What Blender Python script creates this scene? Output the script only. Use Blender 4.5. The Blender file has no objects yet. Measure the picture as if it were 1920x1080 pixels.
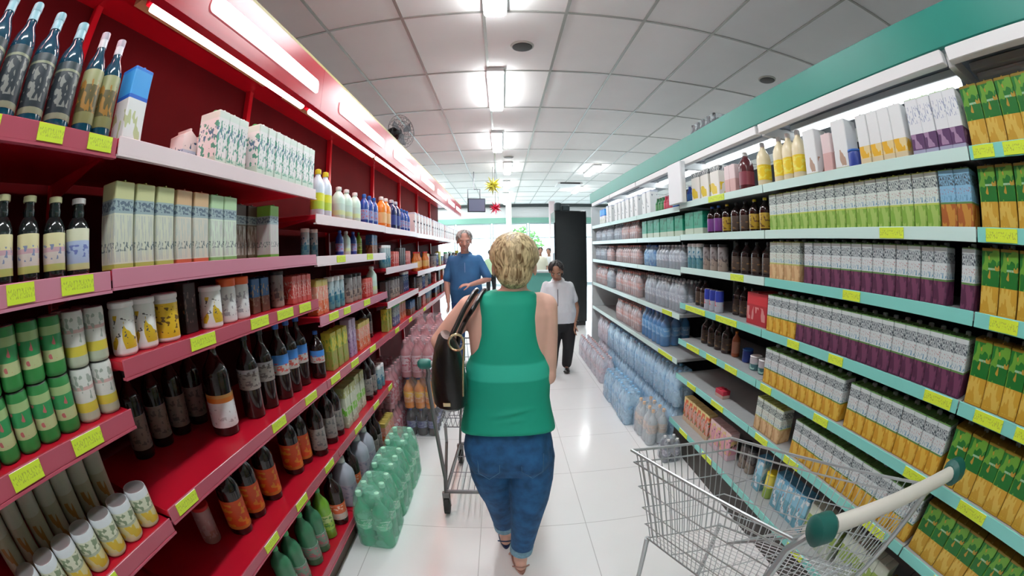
import bpy, math, random
from mathutils import Vector, Matrix

# ------------------------------------------------------------------ camera, world, exposure
H = 1.55                      # eye height; everything is modelled with the eye at z = 0 and lifted by H at the end
C = 1.82                      # ceiling above the eye
S = bpy.context.scene
COL = S.collection
def camera():
    yaw, pitch, roll = .0213, -.0957, -.0183
    cy, sy, cp, sp, cr, sr = math.cos(yaw), math.sin(yaw), math.cos(pitch), math.sin(pitch), math.cos(roll), math.sin(roll)
    f = Vector((sy*cp, cy*cp, sp)); r = Vector((cy, -sy, 0)); u = r.cross(f)
    r2 = cr*r + sr*u; u2 = -sr*r + cr*u
    cd = bpy.data.cameras.new('camera'); co = bpy.data.objects.new('camera', cd); COL.objects.link(co)
    cd.type = 'PANO'
    cd.panorama_type = 'FISHEYE_EQUISOLID' if hasattr(cd, 'panorama_type') else None
    try: cd.cycles.panorama_type = 'FISHEYE_EQUISOLID'
    except Exception: pass
    for d in (cd, getattr(cd, 'cycles', None)):
        if d is not None and hasattr(d, 'fisheye_lens'):
            d.fisheye_lens = 773.8/1920*36; d.fisheye_fov = math.radians(220)
    cd.sensor_width = 36; cd.sensor_height = 24; cd.sensor_fit = 'AUTO'; cd.clip_start = .01; cd.clip_end = 200
    co.matrix_world = Matrix(((r2.x, u2.x, -f.x, 0), (r2.y, u2.y, -f.y, 0), (r2.z, u2.z, -f.z, 0), (0, 0, 0, 1)))
    S.camera = co
camera()
W = bpy.data.worlds.new('daylight'); S.world = W; W.use_nodes = True
W.node_tree.nodes['Background'].inputs[0].default_value = (.78, .92, 1, 1)
W.node_tree.nodes['Background'].inputs[1].default_value = 5.0
vs = S.view_settings
vs.view_transform = 'Standard'; vs.look = 'None'; vs.gamma = 1; vs.use_curve_mapping = False; vs.exposure = 0.0
TUBE = 52.0                   # strength of a ceiling fluorescent diffuser

# ------------------------------------------------------------------ materials
MATS = {}
def new_mat(name):
    m = bpy.data.materials.new(name); m.use_nodes = True
    return m, m.node_tree, m.node_tree.nodes['Principled BSDF']
def mat(name, col, rough=.5, metal=0, spec=.5, trans=0, emit=None, es=0, alpha=1, noise=0, nscale=30, bump=0, bscale=80, coat=0):
    if name in MATS: return MATS[name]
    m, nt, b = new_mat(name)
    b.inputs['Base Color'].default_value = (*col, 1); b.inputs['Roughness'].default_value = rough
    b.inputs['Metallic'].default_value = metal; b.inputs['Specular IOR Level'].default_value = spec
    b.inputs['Transmission Weight'].default_value = trans; b.inputs['Alpha'].default_value = alpha
    b.inputs['Coat Weight'].default_value = coat
    if emit: b.inputs['Emission Color'].default_value = (*emit, 1); b.inputs['Emission Strength'].default_value = es
    tc = nt.nodes.new('ShaderNodeTexCoord')
    if noise:
        n = nt.nodes.new('ShaderNodeTexNoise'); n.inputs['Scale'].default_value = nscale; n.inputs['Detail'].default_value = 4
        nt.links.new(tc.outputs['Object'], n.inputs['Vector'])
        r = nt.nodes.new('ShaderNodeMapRange'); r.inputs[1].default_value = .3; r.inputs[2].default_value = .7
        r.inputs[3].default_value = 1-noise; r.inputs[4].default_value = 1+noise
        nt.links.new(n.outputs['Fac'], r.inputs[0])
        x = nt.nodes.new('ShaderNodeMix'); x.data_type = 'RGBA'; x.blend_type = 'MULTIPLY'; x.inputs[0].default_value = 1
        x.inputs[6].default_value = (*col, 1); nt.links.new(r.outputs[0], x.inputs[7]); nt.links.new(x.outputs[2], b.inputs['Base Color'])
    if bump:
        n = nt.nodes.new('ShaderNodeTexNoise'); n.inputs['Scale'].default_value = bscale; n.inputs['Detail'].default_value = 3
        nt.links.new(tc.outputs['Object'], n.inputs['Vector'])
        p = nt.nodes.new('ShaderNodeBump'); p.inputs['Strength'].default_value = bump; p.inputs['Distance'].default_value = .004
        nt.links.new(n.outputs['Fac'], p.inputs['Height']); nt.links.new(p.outputs[0], b.inputs['Normal'])
    MATS[name] = m
    return m
def graphic(name, stops, marks=(), rough=.4, axis=2):
    """printed packaging: colour bands along one axis of the piece, with blotches and fine print in bands of their own"""
    if name in MATS: return MATS[name]
    m, nt, b = new_mat(name); b.inputs['Roughness'].default_value = rough
    L = nt.links.new
    tc = nt.nodes.new('ShaderNodeTexCoord'); sp = nt.nodes.new('ShaderNodeSeparateXYZ'); L(tc.outputs['Generated'], sp.inputs[0])
    r = nt.nodes.new('ShaderNodeValToRGB'); r.color_ramp.interpolation = 'CONSTANT'; L(sp.outputs[axis], r.inputs[0])
    e = r.color_ramp.elements
    while len(e) < len(stops): e.new(.5)
    for k, (p, c) in enumerate(stops): e[k].position = p; e[k].color = (*c, 1)
    out = r.outputs[0]
    for z0, z1, c, sc, th in marks:
        mp = nt.nodes.new('ShaderNodeMapping'); mp.inputs['Scale'].default_value = sc; L(tc.outputs['Generated'], mp.inputs[0])
        n = nt.nodes.new('ShaderNodeTexNoise'); n.inputs['Scale'].default_value = 1; n.inputs['Detail'].default_value = 1; L(mp.outputs[0], n.inputs['Vector'])
        g = nt.nodes.new('ShaderNodeMath'); g.operation = 'GREATER_THAN'; g.inputs[1].default_value = th; L(n.outputs['Fac'], g.inputs[0])
        a = nt.nodes.new('ShaderNodeMath'); a.operation = 'GREATER_THAN'; a.inputs[1].default_value = z0; L(sp.outputs[axis], a.inputs[0])
        d = nt.nodes.new('ShaderNodeMath'); d.operation = 'LESS_THAN'; d.inputs[1].default_value = z1; L(sp.outputs[axis], d.inputs[0])
        q = nt.nodes.new('ShaderNodeMath'); q.operation = 'MULTIPLY'; L(g.outputs[0], q.inputs[0]); L(a.outputs[0], q.inputs[1])
        w = nt.nodes.new('ShaderNodeMath'); w.operation = 'MULTIPLY'; L(q.outputs[0], w.inputs[0]); L(d.outputs[0], w.inputs[1])
        x = nt.nodes.new('ShaderNodeMix'); x.data_type = 'RGBA'; L(w.outputs[0], x.inputs[0]); L(out, x.inputs[6]); x.inputs[7].default_value = (*c, 1)
        out = x.outputs[2]
    L(out, b.inputs['Base Color'])
    MATS[name] = m
    return m
def film(name, col, thick=.25, rough=.15):
    """clear plastic film or pane: mostly see-through, with a milky part and a gloss"""
    if name in MATS: return MATS[name]
    m = bpy.data.materials.new(name); m.use_nodes = True; nt = m.node_tree; nt.nodes.clear()
    o = nt.nodes.new('ShaderNodeOutputMaterial'); t = nt.nodes.new('ShaderNodeBsdfTransparent'); p = nt.nodes.new('ShaderNodeBsdfPrincipled')
    p.inputs['Base Color'].default_value = (*col, 1); p.inputs['Roughness'].default_value = rough; t.inputs[0].default_value = (*[min(1, .75+.25*c) for c in col], 1)
    tc = nt.nodes.new('ShaderNodeTexCoord'); n = nt.nodes.new('ShaderNodeTexNoise'); n.inputs['Scale'].default_value = 18; nt.links.new(tc.outputs['Object'], n.inputs['Vector'])
    r = nt.nodes.new('ShaderNodeMapRange'); r.inputs[1].default_value = .35; r.inputs[2].default_value = .65; r.inputs[3].default_value = thick*.6; r.inputs[4].default_value = thick*1.4
    nt.links.new(n.outputs['Fac'], r.inputs[0])
    bp = nt.nodes.new('ShaderNodeBump'); bp.inputs['Strength'].default_value = .4; bp.inputs['Distance'].default_value = .01; nt.links.new(n.outputs['Fac'], bp.inputs['Height']); nt.links.new(bp.outputs[0], p.inputs['Normal'])
    x = nt.nodes.new('ShaderNodeMixShader'); nt.links.new(r.outputs[0], x.inputs[0]); nt.links.new(t.outputs[0], x.inputs[1]); nt.links.new(p.outputs[0], x.inputs[2]); nt.links.new(x.outputs[0], o.inputs[0])
    MATS[name] = m
    return m
def tiles(name, col, line, w, l, x0, y0, half, rough, spec=.5, noise=.03):
    m, nt, b = new_mat(name); L = nt.links.new
    b.inputs['Roughness'].default_value = rough; b.inputs['Specular IOR Level'].default_value = spec
    g = nt.nodes.new('ShaderNodeNewGeometry'); sp = nt.nodes.new('ShaderNodeSeparateXYZ'); L(g.outputs['Position'], sp.inputs[0])
    def ln(k, o, s):
        a = nt.nodes.new('ShaderNodeMath'); a.operation = 'SUBTRACT'; a.inputs[1].default_value = o-s*200.5; L(sp.outputs[k], a.inputs[0])
        d = nt.nodes.new('ShaderNodeMath'); d.operation = 'MODULO'; d.inputs[1].default_value = s; L(a.outputs[0], d.inputs[0])
        e = nt.nodes.new('ShaderNodeMath'); e.operation = 'SUBTRACT'; e.inputs[1].default_value = s/2; L(d.outputs[0], e.inputs[0])
        f = nt.nodes.new('ShaderNodeMath'); f.operation = 'ABSOLUTE'; L(e.outputs[0], f.inputs[0])
        h = nt.nodes.new('ShaderNodeMath'); h.operation = 'LESS_THAN'; h.inputs[1].default_value = half; L(f.outputs[0], h.inputs[0])
        return h.outputs[0]
    q = nt.nodes.new('ShaderNodeMath'); q.operation = 'MAXIMUM'; L(ln(0, x0, w), q.inputs[0]); L(ln(1, y0, l), q.inputs[1])
    n = nt.nodes.new('ShaderNodeTexNoise'); n.inputs['Scale'].default_value = 3; n.inputs['Detail'].default_value = 5; L(g.outputs['Position'], n.inputs['Vector'])
    r = nt.nodes.new('ShaderNodeMapRange'); r.inputs[1].default_value = .3; r.inputs[2].default_value = .7; r.inputs[3].default_value = 1-noise; r.inputs[4].default_value = 1; L(n.outputs['Fac'], r.inputs[0])
    c = nt.nodes.new('ShaderNodeMix'); c.data_type = 'RGBA'; c.blend_type = 'MULTIPLY'; c.inputs[0].default_value = 1; c.inputs[6].default_value = (*col, 1); L(r.outputs[0], c.inputs[7])
    x = nt.nodes.new('ShaderNodeMix'); x.data_type = 'RGBA'; L(q.outputs[0], x.inputs[0]); L(c.outputs[2], x.inputs[6]); x.inputs[7].default_value = (*line, 1)
    L(x.outputs[2], b.inputs['Base Color'])
    return m

# ------------------------------------------------------------------ mesh building
class MB:
    def __init__(s): s.v = []; s.f = []; s.m = []
    def add(s, vs_, fs, m=0):
        k = len(s.v); s.v += [tuple(v) for v in vs_]; s.f += [tuple(k+i for i in f) for f in fs]; s.m += [m]*len(fs)
        return s
    def box(s, x0, x1, y0, y1, z0, z1, m=0, b=0):
        if x0 > x1: x0, x1 = x1, x0
        if y0 > y1: y0, y1 = y1, y0
        if z0 > z1: z0, z1 = z1, z0
        if not b:
            return s.add([(x0,y0,z0),(x1,y0,z0),(x1,y1,z0),(x0,y1,z0),(x0,y0,z1),(x1,y0,z1),(x1,y1,z1),(x0,y1,z1)],
                         [(0,3,2,1),(4,5,6,7),(0,1,5,4),(1,2,6,5),(2,3,7,6),(3,0,4,7)], m)
        b = min(b, (x1-x0)*.45, (y1-y0)*.45, (z1-z0)*.45)
        def ring(i, z): return [(x0+b+i,y0+i,z),(x1-b-i,y0+i,z),(x1-i,y0+b+i,z),(x1-i,y1-b-i,z),(x1-b-i,y1-i,z),(x0+b+i,y1-i,z),(x0+i,y1-b-i,z),(x0+i,y0+b+i,z)]
        R = [ring(b*.6, z0), ring(0, z0+b*.6), ring(0, z1-b*.6), ring(b*.6, z1)]
        vs_ = sum(R, []); fs = []
        for j in range(3):
            for i in range(8): a = j*8+i; c = j*8+(i+1)%8; fs.append((a, c, c+8, a+8))
        fs += [tuple(range(7, -1, -1)), tuple(range(24, 32))]
        return s.add(vs_, fs, m)
    def lathe(s, prof, n=20, c=(0,0,0), m=0, sy=1):
        """prof: (r, z[, m]) from bottom to top, closed by caps"""
        k0 = len(s.v); vs_ = []; fs = []; ms = []
        for p in prof:
            for i in range(n):
                a = 2*math.pi*i/n; vs_.append((c[0]+p[0]*math.cos(a), c[1]+p[0]*sy*math.sin(a), c[2]+p[1]))
        for j in range(len(prof)-1):
            mm = prof[j][2] if len(prof[j]) > 2 else m
            for i in range(n):
                a = j*n+i; b = j*n+(i+1)%n; fs.append((a, b, b+n, a+n)); ms.append(mm)
        fs.append(tuple(range(n-1, -1, -1))); ms.append(ms[0]); t = (len(prof)-1)*n; fs.append(tuple(range(t, t+n))); ms.append(ms[-2] if len(ms) > 1 else m)
        s.v += vs_; s.f += [tuple(k0+i for i in f) for f in fs]; s.m += ms
        return s
    def tube(s, path, r, n=8, m=0, closed=False):
        P = [Vector(p) for p in path]; R = r if isinstance(r, (list, tuple)) else [r]*len(P)
        vs_ = []; up = None; N = len(P)
        for i in range(N):
            if closed: t = (P[(i+1) % N]-P[i-1])
            else: t = P[min(i+1, N-1)]-P[max(i-1, 0)]
            t = t.normalized() if t.length > 1e-9 else Vector((0, 0, 1))
            if up is None: up = Vector((0, 0, 1)) if abs(t.z) < .9 else Vector((1, 0, 0))
            a = t.cross(up)
            if a.length < 1e-5: a = t.cross(Vector((0, 1, 0)))
            a.normalize(); b = a.cross(t).normalized(); up = b
            for k in range(n):
                q = 2*math.pi*k/n; vs_.append(P[i]+R[i]*(a*math.cos(q)+b*math.sin(q)))
        fs = []
        for j in range(N if closed else N-1):
            for i in range(n):
                a0 = j*n+i; b0 = j*n+(i+1) % n; a1 = ((j+1) % N)*n+i; b1 = ((j+1) % N)*n+(i+1) % n
                fs.append((a0, b0, b1, a1))
        if not closed: fs += [tuple(range(n-1, -1, -1)), tuple(range((N-1)*n, N*n))]
        return s.add(vs_, fs, m)
    def ell(s, c, r, n=16, k=10, m=0, rot=None):
        prof = [(math.sin(math.pi*j/k), -math.cos(math.pi*j/k)) for j in range(k+1)]
        vs_ = []; fs = []
        for q, z in prof:
            q = max(q, .001)
            for i in range(n):
                a = 2*math.pi*i/n; v = Vector((q*math.cos(a)*r[0], q*math.sin(a)*r[1], z*r[2]))
                if rot: v = rot @ v
                vs_.append((c[0]+v.x, c[1]+v.y, c[2]+v.z))
        for j in range(k):
            for i in range(n): a = j*n+i; b = j*n+(i+1) % n; fs.append((a, b, b+n, a+n))
        fs += [tuple(range(n-1, -1, -1)), tuple(range(k*n, k*n+n))]
        return s.add(vs_, fs, m)
    def loft(s, secs, n=24, m=0, e=2.3):
        """secs: (cx, cy, cz, rx, ry[, dz at front]) rings of superellipses, closed"""
        vs_ = []; fs = []
        for q in secs:
            cx, cy, cz, rx, ry = q[:5]; t = q[5] if len(q) > 5 else 0
            for i in range(n):
                a = 2*math.pi*i/n; ca, sa = math.cos(a), math.sin(a)
                x = math.copysign(abs(ca)**(2/e), ca); y = math.copysign(abs(sa)**(2/e), sa)
                vs_.append((cx+rx*x, cy+ry*y, cz+t*y))
        for j in range(len(secs)-1):
            for i in range(n): a = j*n+i; b = j*n+(i+1) % n; fs.append((a, b, b+n, a+n))
        t = (len(secs)-1)*n; fs += [tuple(range(n-1, -1, -1)), tuple(range(t, t+n))]
        return s.add(vs_, fs, m)
    def poly(s, pts, axis, a, b, m=0):
        """extrude a 2D outline along an axis from a to b (axis 0: pts are (y,z); 1: (x,z); 2: (x,y))"""
        def P(p, t): return (t, p[0], p[1]) if axis == 0 else ((p[0], t, p[1]) if axis == 1 else (p[0], p[1], t))
        n = len(pts); vs_ = [P(p, a) for p in pts]+[P(p, b) for p in pts]
        fs = [tuple(range(n-1, -1, -1)), tuple(range(n, 2*n))]+[(i, (i+1) % n, (i+1) % n+n, i+n) for i in range(n)]
        return s.add(vs_, fs, m)
    def mesh(s, name, mats, smooth=35, off=(0,0,0)):
        me = bpy.data.meshes.new(name)
        me.from_pydata([(v[0]-off[0], v[1]-off[1], v[2]-off[2]) for v in s.v], [], s.f)
        for mm in (mats if isinstance(mats, (list, tuple)) else [mats]): me.materials.append(mm)
        me.polygons.foreach_set('material_index', s.m)
        if smooth:
            me.polygons.foreach_set('use_smooth', [True]*len(s.f))
            me.update()
            try: me.set_sharp_from_angle(angle=math.radians(smooth))
            except Exception: pass
        me.update()
        import bmesh
        bm = bmesh.new(); bm.from_mesh(me); bmesh.ops.recalc_face_normals(bm, faces=bm.faces); bm.to_mesh(me); bm.free()
        return me
    def build(s, name, mats, parent=None, smooth=35, local=False, loc=None):
        """world coordinates unless local; a top-level mesh gets its origin at its base"""
        if parent is not None: off = (0,0,0) if local else tuple(wloc(parent))
        elif loc is not None: off = loc
        else:
            xs, ys, zs = zip(*s.v); off = ((min(xs)+max(xs))/2, (min(ys)+max(ys))/2, min(zs))
        o = bpy.data.objects.new(name, s.mesh(name, mats, smooth, off)); COL.objects.link(o)
        if parent is not None: o.parent = parent
        else: o.location = off
        return o
def wloc(o):
    v = Vector(o.location)
    while o.parent: o = o.parent; v += Vector(o.location)
    return v
def tag(o, label=None, cat=None, group=None, kind=None):
    if label: o['label'] = label
    if cat: o['category'] = cat
    if group: o['group'] = group
    if kind: o['kind'] = kind
    return o
def thing(name, loc, label, cat, group=None, rz=0):
    o = bpy.data.objects.new(name, None); COL.objects.link(o); o.empty_display_size = .05
    o.location = loc; o.rotation_euler = (0, 0, rz)
    return tag(o, label, cat, group)
def struct(mb, name, mats, smooth=0): return tag(mb.build(name, mats, smooth=smooth), kind='structure')

# ------------------------------------------------------------------ common materials
white = mat('white_paint', (.8, .8, .8), .5)
red = mat('red_enamel', (.42, .006, .02), .3, noise=.06, nscale=6)
dred = mat('dark_red_panel', (.075, .0015, .005), .75, spec=.15, noise=.1, nscale=5)
rail_red = mat('rose_price_rail', (.44, .085, .125), .25)
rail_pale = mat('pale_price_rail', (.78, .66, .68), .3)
rail_mid = mat('pink_price_rail', (.56, .22, .30), .25)
rail_teal = mat('teal_price_rail', (.22, .62, .55), .25)
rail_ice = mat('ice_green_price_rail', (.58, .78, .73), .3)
ptag = graphic('yellow_price_ticket', [(0, (.62, .78, .04))], [(.25, .75, (.40, .50, .05), (9, 30, 5), .56)], .5)
chrome = mat('zinc_wire', (.62, .64, .66), .3, .85)
dmetal = mat('grey_cart_metal', (.25, .25, .27), .35, .8)
black = mat('black_plastic', (.012, .012, .014), .4)
grey_shelf = mat('pale_grey_shelf', (.36, .38, .38), .35, noise=.04)
grey_back = mat('grey_back_panel', (.03, .03, .035), .75, spec=.15, noise=.2, nscale=12)
teal_paint = mat('green_fascia_paint', (.002, .215, .165), .45, noise=.05, nscale=3)
rubber = mat('black_rubber', (.02, .02, .02), .7)

# ------------------------------------------------------------------ the room
floor_m = tiles('white_floor_tiles', (.86, .88, .87), (.55, .56, .55), .6, .6, -.16, 1.9, .0022, .16)
ceil_m = tiles('ceiling_board', (.88, .88, .86), (.86, .86, .84), .625, 1.159, -.118, 2.726, .001, .8, .2)
struct(MB().box(-5, 6, -4, 17.2, -H-.2, -H), 'floor', floor_m)
struct(MB().box(-5, 6, -4, 17.2, C, C+.15), 'ceiling', ceil_m)
struct(MB().box(-5.15, -5, -4, 17.2, -H, C), 'wall_left', mat('plaster', (.55, .56, .54), .8, bump=.2))
struct(MB().box(6, 6.15, -4, 17.2, -H, C), 'wall_right', MATS['plaster'])
struct(MB().box(-5.15, 6.15, -4.15, -4, -H, C), 'wall_rear', MATS['plaster'])
tb = MB()
x = -.118-7*.625
while x < 6: tb.box(x-.012, x+.012, -4, 17.2, C-.006, C); x += .625
y = 2.726-5*1.159
while y < 17.2: tb.box(-5, 6, y-.011, y+.011, C-.0075, C); y += 1.159
struct(tb, 'trim_1', mat('ceiling_t_bar', (.36, .36, .33), .3, .3))
# shop front
struct(MB().box(-5, 6, 17.05, 17.2, 1.27, C), 'wall_front', white)
struct(MB().box(-5, 6, 16.75, 16.9, 1.70, C-.01), 'trim_2', mat('dark_beam', (.05, .06, .06), .5))
struct(MB().box(-5, 6, 17.0, 17.2, 1.05, 1.27), 'trim_3', mat('pale_green_band', (.22, .45, .36), .5))
pane_m = film('shop_window_glass', (.8, .95, 1), .06, .02)
k = 1
x = -4.9
while x < 5.9:
    x1 = min(x+1.45, 6)
    fr = MB().box(x, x+.05, 17.05, 17.13, -H, 1.05).box(x1-.05, x1, 17.05, 17.13, -H, 1.05).box(x+.05, x1-.05, 17.05, 17.13, -H, -H+.1).box(x+.05, x1-.05, 17.05, 17.13, .42, .46).box(x+.05, x1-.05, 17.05, 17.13, .99, 1.05)
    w = tag(fr.build('window_%d' % k, mat('window_frame', (.5, .58, .6), .4, .3)), kind='structure')
    MB().box(x+.05, x1-.05, 17.085, 17.095, -H+.1, .42).box(x+.05, x1-.05, 17.085, 17.095, .46, .99).build('pane', pane_m, w, 0)
    x += 1.5; k += 1
struct(MB().box(-12, 14, 17.2, 40, -H-.25, -H-.05), 'ground', mat('pavement', (.5, .5, .49), .8, noise=.1))
for (px, py, col) in ((.27, 16.2, (.62, .72, .6)), (1.95, 16.0, (.75, .6, .62))):
    tag(MB().box(px-.11, px+.11, py-.11, py+.11, -H, C, b=.01).build('pillar', mat('pillar_%d' % int(px*100), col, .5)),
        'pale %s square pillar near the shop windows at the aisle end' % ('green' if px < 1 else 'pink'), 'pillar')

def ceiling_light(x, y, label, L=1.15, wd=.15, strength=TUBE, area=True):
    t = thing('ceiling_light', (x, y, C-.08), label, 'ceiling light', 'ceiling fluorescent fittings')
    MB().box(x-wd/2-.012, x+wd/2+.012, y-L/2-.02, y+L/2+.02, C-.045, C-.0005, b=.006).build('housing', white, t)
    MB().box(x-wd/2, x+wd/2, y-L/2, y+L/2, C-.08, C-.045, b=.014).build('diffuser', mat('lit_diffuser', (.9, .9, .9), .5, emit=(.95, .98, 1), es=strength), t)
ROWL = [(-.02, -2.6, 'white ceiling light, behind where the picture is taken'), (-.02, -.25, 'white ceiling light directly overhead of the near aisle'),
        (-.03, 2.12, 'white ceiling light nearest, cut by the top edge of the picture'),
        (-.045, 4.4, 'long white ceiling light, second along the aisle'), (-.06, 6.72, 'white ceiling light, third along the aisle'),
        (.14, 9.0, 'white ceiling light above the yellow star, fourth along the aisle'), (.14, 11.4, 'white ceiling light behind the hanging stars, fifth along the aisle'),
        (.14, 13.8, 'small far ceiling light, sixth along the aisle'),
        (.14, 15.6, 'ceiling light added to brighten the shop front wall, end of the middle row'), (-2.2, 16.0, 'ceiling light added to brighten the shop front wall, left of the middle row'),  # two extra fittings, added to brighten the wall above the shop windows
        (2.08, 9.2, 'bright ceiling light over the far end of the green fascia'), (2.3, 12.4, 'far right ceiling light near the shop windows'),
        (-2.0, 11.0, 'ceiling light far left behind the red shelving'), (-2.4, 14.0, 'farthest left ceiling light near the shop windows'),
        (-2.6, 6.7, 'ceiling light behind the red shelving in the next aisle'), (4.2, 5.5, 'ceiling light behind the green fascia in the next aisle')]
for a in ROWL: ceiling_light(*a)
def ceiling_speaker(x, y, label, r=.09):
    t = thing('ceiling_speaker', (x, y, C-.02), label, 'ceiling speaker', 'round ceiling speakers')
    MB().lathe([(r, C-.014), (r+.012, C-.010), (r+.014, C-.0005)], 28, (x, y, 0)).build('rim', mat('speaker_rim', (.45, .44, .4), .5), t)
    MB().lathe([(r*.55, C-.022), (r*.95, C-.019), (r*.99, C-.0145)], 28, (x, y, 0)).build('grille', mat('dark_grille', (.03, .025, .02), .6), t)
ceiling_speaker(.2, 3.33, 'round dark ceiling speaker nearest, right of the ceiling lights')
ceiling_speaker(2.78, 3.34, 'round dark ceiling speaker above the green fascia')
ceiling_speaker(.15, 8.0, 'small round dark ceiling speaker between third and fourth ceiling lights')
tag(MB().box(1.55, 2.25, 11.2, 11.9, C-.05, C-.0005, b=.01).box(1.62, 2.18, 11.19, 11.2, C-.045, C-.01, 1).build('ceiling_vent', [white, black]), 'square white air vent in the ceiling with dark slot, far right', 'vent')

# ------------------------------------------------------------------ products
class Spec:
    """a kind of product: first part is the root mesh, the others are its children"""
    def __init__(s, name, desc, cat, w, d, h, parts): s.name, s.desc, s.cat, s.w, s.d, s.h, s.parts = name, desc, cat, w, d, h, parts
def put(sp, x, y, z, label, group=None, rz=0, f=1):
    """link one thing with its parts; meshes are shared between the copies"""
    root = bpy.data.objects.new(sp.name, sp.parts[0][1]); COL.objects.link(root)
    root.location = (x, y, z); root.rotation_euler = (0, 0, rz); root.scale = (f, f, f); tag(root, label, sp.cat, group)
    made = [root]
    for pn, me, par, pl, off in sp.parts[1:]:
        o = bpy.data.objects.new(pn, me); COL.objects.link(o); o.parent = made[par]; o.location = off
        if pl: o['label'] = pl
        made.append(o)
    return root
def P(name, mb, mats, par=0, label=None, off=(0,0,0), smooth=35): return (name, mb.mesh(name, mats, smooth), par, label, off)

def bottle_prof(r, h, sh=.60, nr=.30, base=.004, waist=0):
    p = [(r*.82, 0), (r*.97, base), (r, base*2.5), (r, h*sh*.5)]
    if waist: p += [(r*(1-waist), h*sh*.6), (r*(1-waist), h*sh*.7)]
    p += [(r, h*sh*.92), (r*.97, h*sh), (r*.80, h*(sh+.07)), (r*.52, h*(sh+.13)), (r*nr*1.15, h*(sh+.19)), (r*nr, h*(sh+.24)), (r*nr, h*.925)]
    return p
def bottle(name, desc, h, r, body, cap, label, lz=(.16, .48), sh=.68, nr=.28, capc=None, labc=None, waist=0, cat='bottle', neck=None):
    parts = [P(name, MB().lathe(bottle_prof(r, h, sh, nr, waist=waist), 18), body)]
    parts.append(P('cap', MB().lathe([(r*nr*1.2, 0), (r*nr*1.25, h*.01), (r*nr*1.22, h*.07), (r*nr*1.0, h*.075)], 14), cap, 0, capc, (0, 0, h*.925)))
    if label: parts.append(P('bottle_label', MB().lathe([(r*1.012, 0), (r*1.022, .0015), (r*1.022, h*(lz[1]-lz[0])-.0015), (r*1.012, h*(lz[1]-lz[0]))], 18), label, 0, labc, (0, 0, h*lz[0])))
    if neck: parts.append(P('neck_sleeve', MB().lathe([(r*nr*1.25, 0), (r*nr*1.12, h*.12)], 14), neck, 0, None, (0, 0, h*(sh+.2))))
    return Spec(name, desc, cat, 2*r+.004, 2*r, h, parts)
def carton(name, desc, w, d, h, face, cap=None, cat='carton', capx=-.5, slant=0):
    mb = MB()
    if slant:   # gable-top: sloping roof toward the back
        mb.poly([(-w/2, 0), (w/2, 0), (w/2, h*.86), (0, h), (-w/2, h*.86)], 0, -d/2, d/2)
        mb.box(-d/2+.002, d/2-.002, -.004, .004, h*.985, h*1.05)
    else:
        mb.box(-d/2, d/2, -w/2, w/2, 0, h, b=.003)
        mb.box(-d/2+.004, d/2-.004, -.003, .003, h-.001, h+.004)
    parts = [P(name, mb, face)]
    if cap: parts.append(P('cap', MB().lathe([(.011, 0), (.012, .002), (.012, .012), (.009, .014)], 12), cap, 0, None, (d/2*capx*.9, 0, h-.0005) if not slant else (0, w*.22, h*.92)))
    return Spec(name, desc, cat, w+.002, d, h, parts)
def can(name, desc, r, h, face, top, cat='can', lid=None):
    parts = [P(name, MB().lathe([(r*.88, 0), (r*.98, .004), (r, .008), (r, h-.010), (r*.95, h-.003), (r*.93, h)], 20), face)]
    if lid: parts.append(P('lid', MB().lathe([(r*1.0, 0), (r*1.03, .003), (r*1.03, h*lid-.003), (r*.97, h*lid)], 20), top, 0, None, (0, 0, h-.0005)))
    else: parts.append(P('lid', MB().lathe([(r*.86, 0), (r*.90, .002), (r*.84, .0035)], 20), top, 0, None, (0, 0, h-.002)))
    return Spec(name, desc, cat, 2*r+.003, 2*r, h*(1+(lid or 0)), parts)
def jug(name, desc, w, d, h, body, cap, label, cat='bottle'):
    """flat-sided bottle with sloping shoulders, a short neck and a moulded grip"""
    b = MB().loft([(0,0,0,d*.46,w*.46), (0,0,.006,d*.5,w*.5), (0,0,h*.62,d*.5,w*.5), (0,0,h*.72,d*.46,w*.45), (0,0,h*.83,d*.30,w*.26), (0,0,h*.88,d*.2,w*.17), (0,0,h*.92,d*.2,w*.17)], 20, e=3)
    parts = [P(name, b, body), P('cap', MB().lathe([(w*.2, 0), (w*.21, .002), (w*.19, h*.10), (w*.1, h*.115)], 14), cap, 0, None, (0, 0, h*.915)),
             P('bottle_label', MB().loft([(0,0,0,d*.505,w*.505), (0,0,h*.34,d*.505,w*.505)], 20, e=3), label, 0, None, (0, 0, h*.16))]
    return Spec(name, desc, cat, w+.004, d, h*1.03, parts)
def pack(name, desc, sp, nx, ny, film_m, cat='bottle pack', gap=.002):
    """shrink-wrapped block of nx by ny bottles standing close together"""
    w = sp.w+gap; X, Y = nx*w, ny*w
    hull = MB().loft([(0,0,.0,X/2-.004,Y/2-.004), (0,0,.012,X/2+.003,Y/2+.003), (0,0,sp.h*.62,X/2+.003,Y/2+.003), (0,0,sp.h*.80,X/2-.008,Y/2-.008), (0,0,sp.h*.97,X/2-.022,Y/2-.022), (0,0,sp.h*1.005,X/2-.03,Y/2-.03)], 28, e=7)
    parts = [P('shrink_wrap', hull, film_m, 0, None, (0,0,0), 50)]
    n = 0
    for i in range(nx):
        for j in range(ny):
            ox, oy = (i-(nx-1)/2)*w, (j-(ny-1)/2)*w
            b = len(parts)
            parts.append(('bottle', sp.parts[0][1], 0, None, (ox, oy, .002)))
            for pn, me, par, pl, off in sp.parts[1:]: parts.append((pn, me, b, pl, off))
    s2 = Spec(name, desc, cat, Y, X, sp.h, parts); return s2
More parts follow.
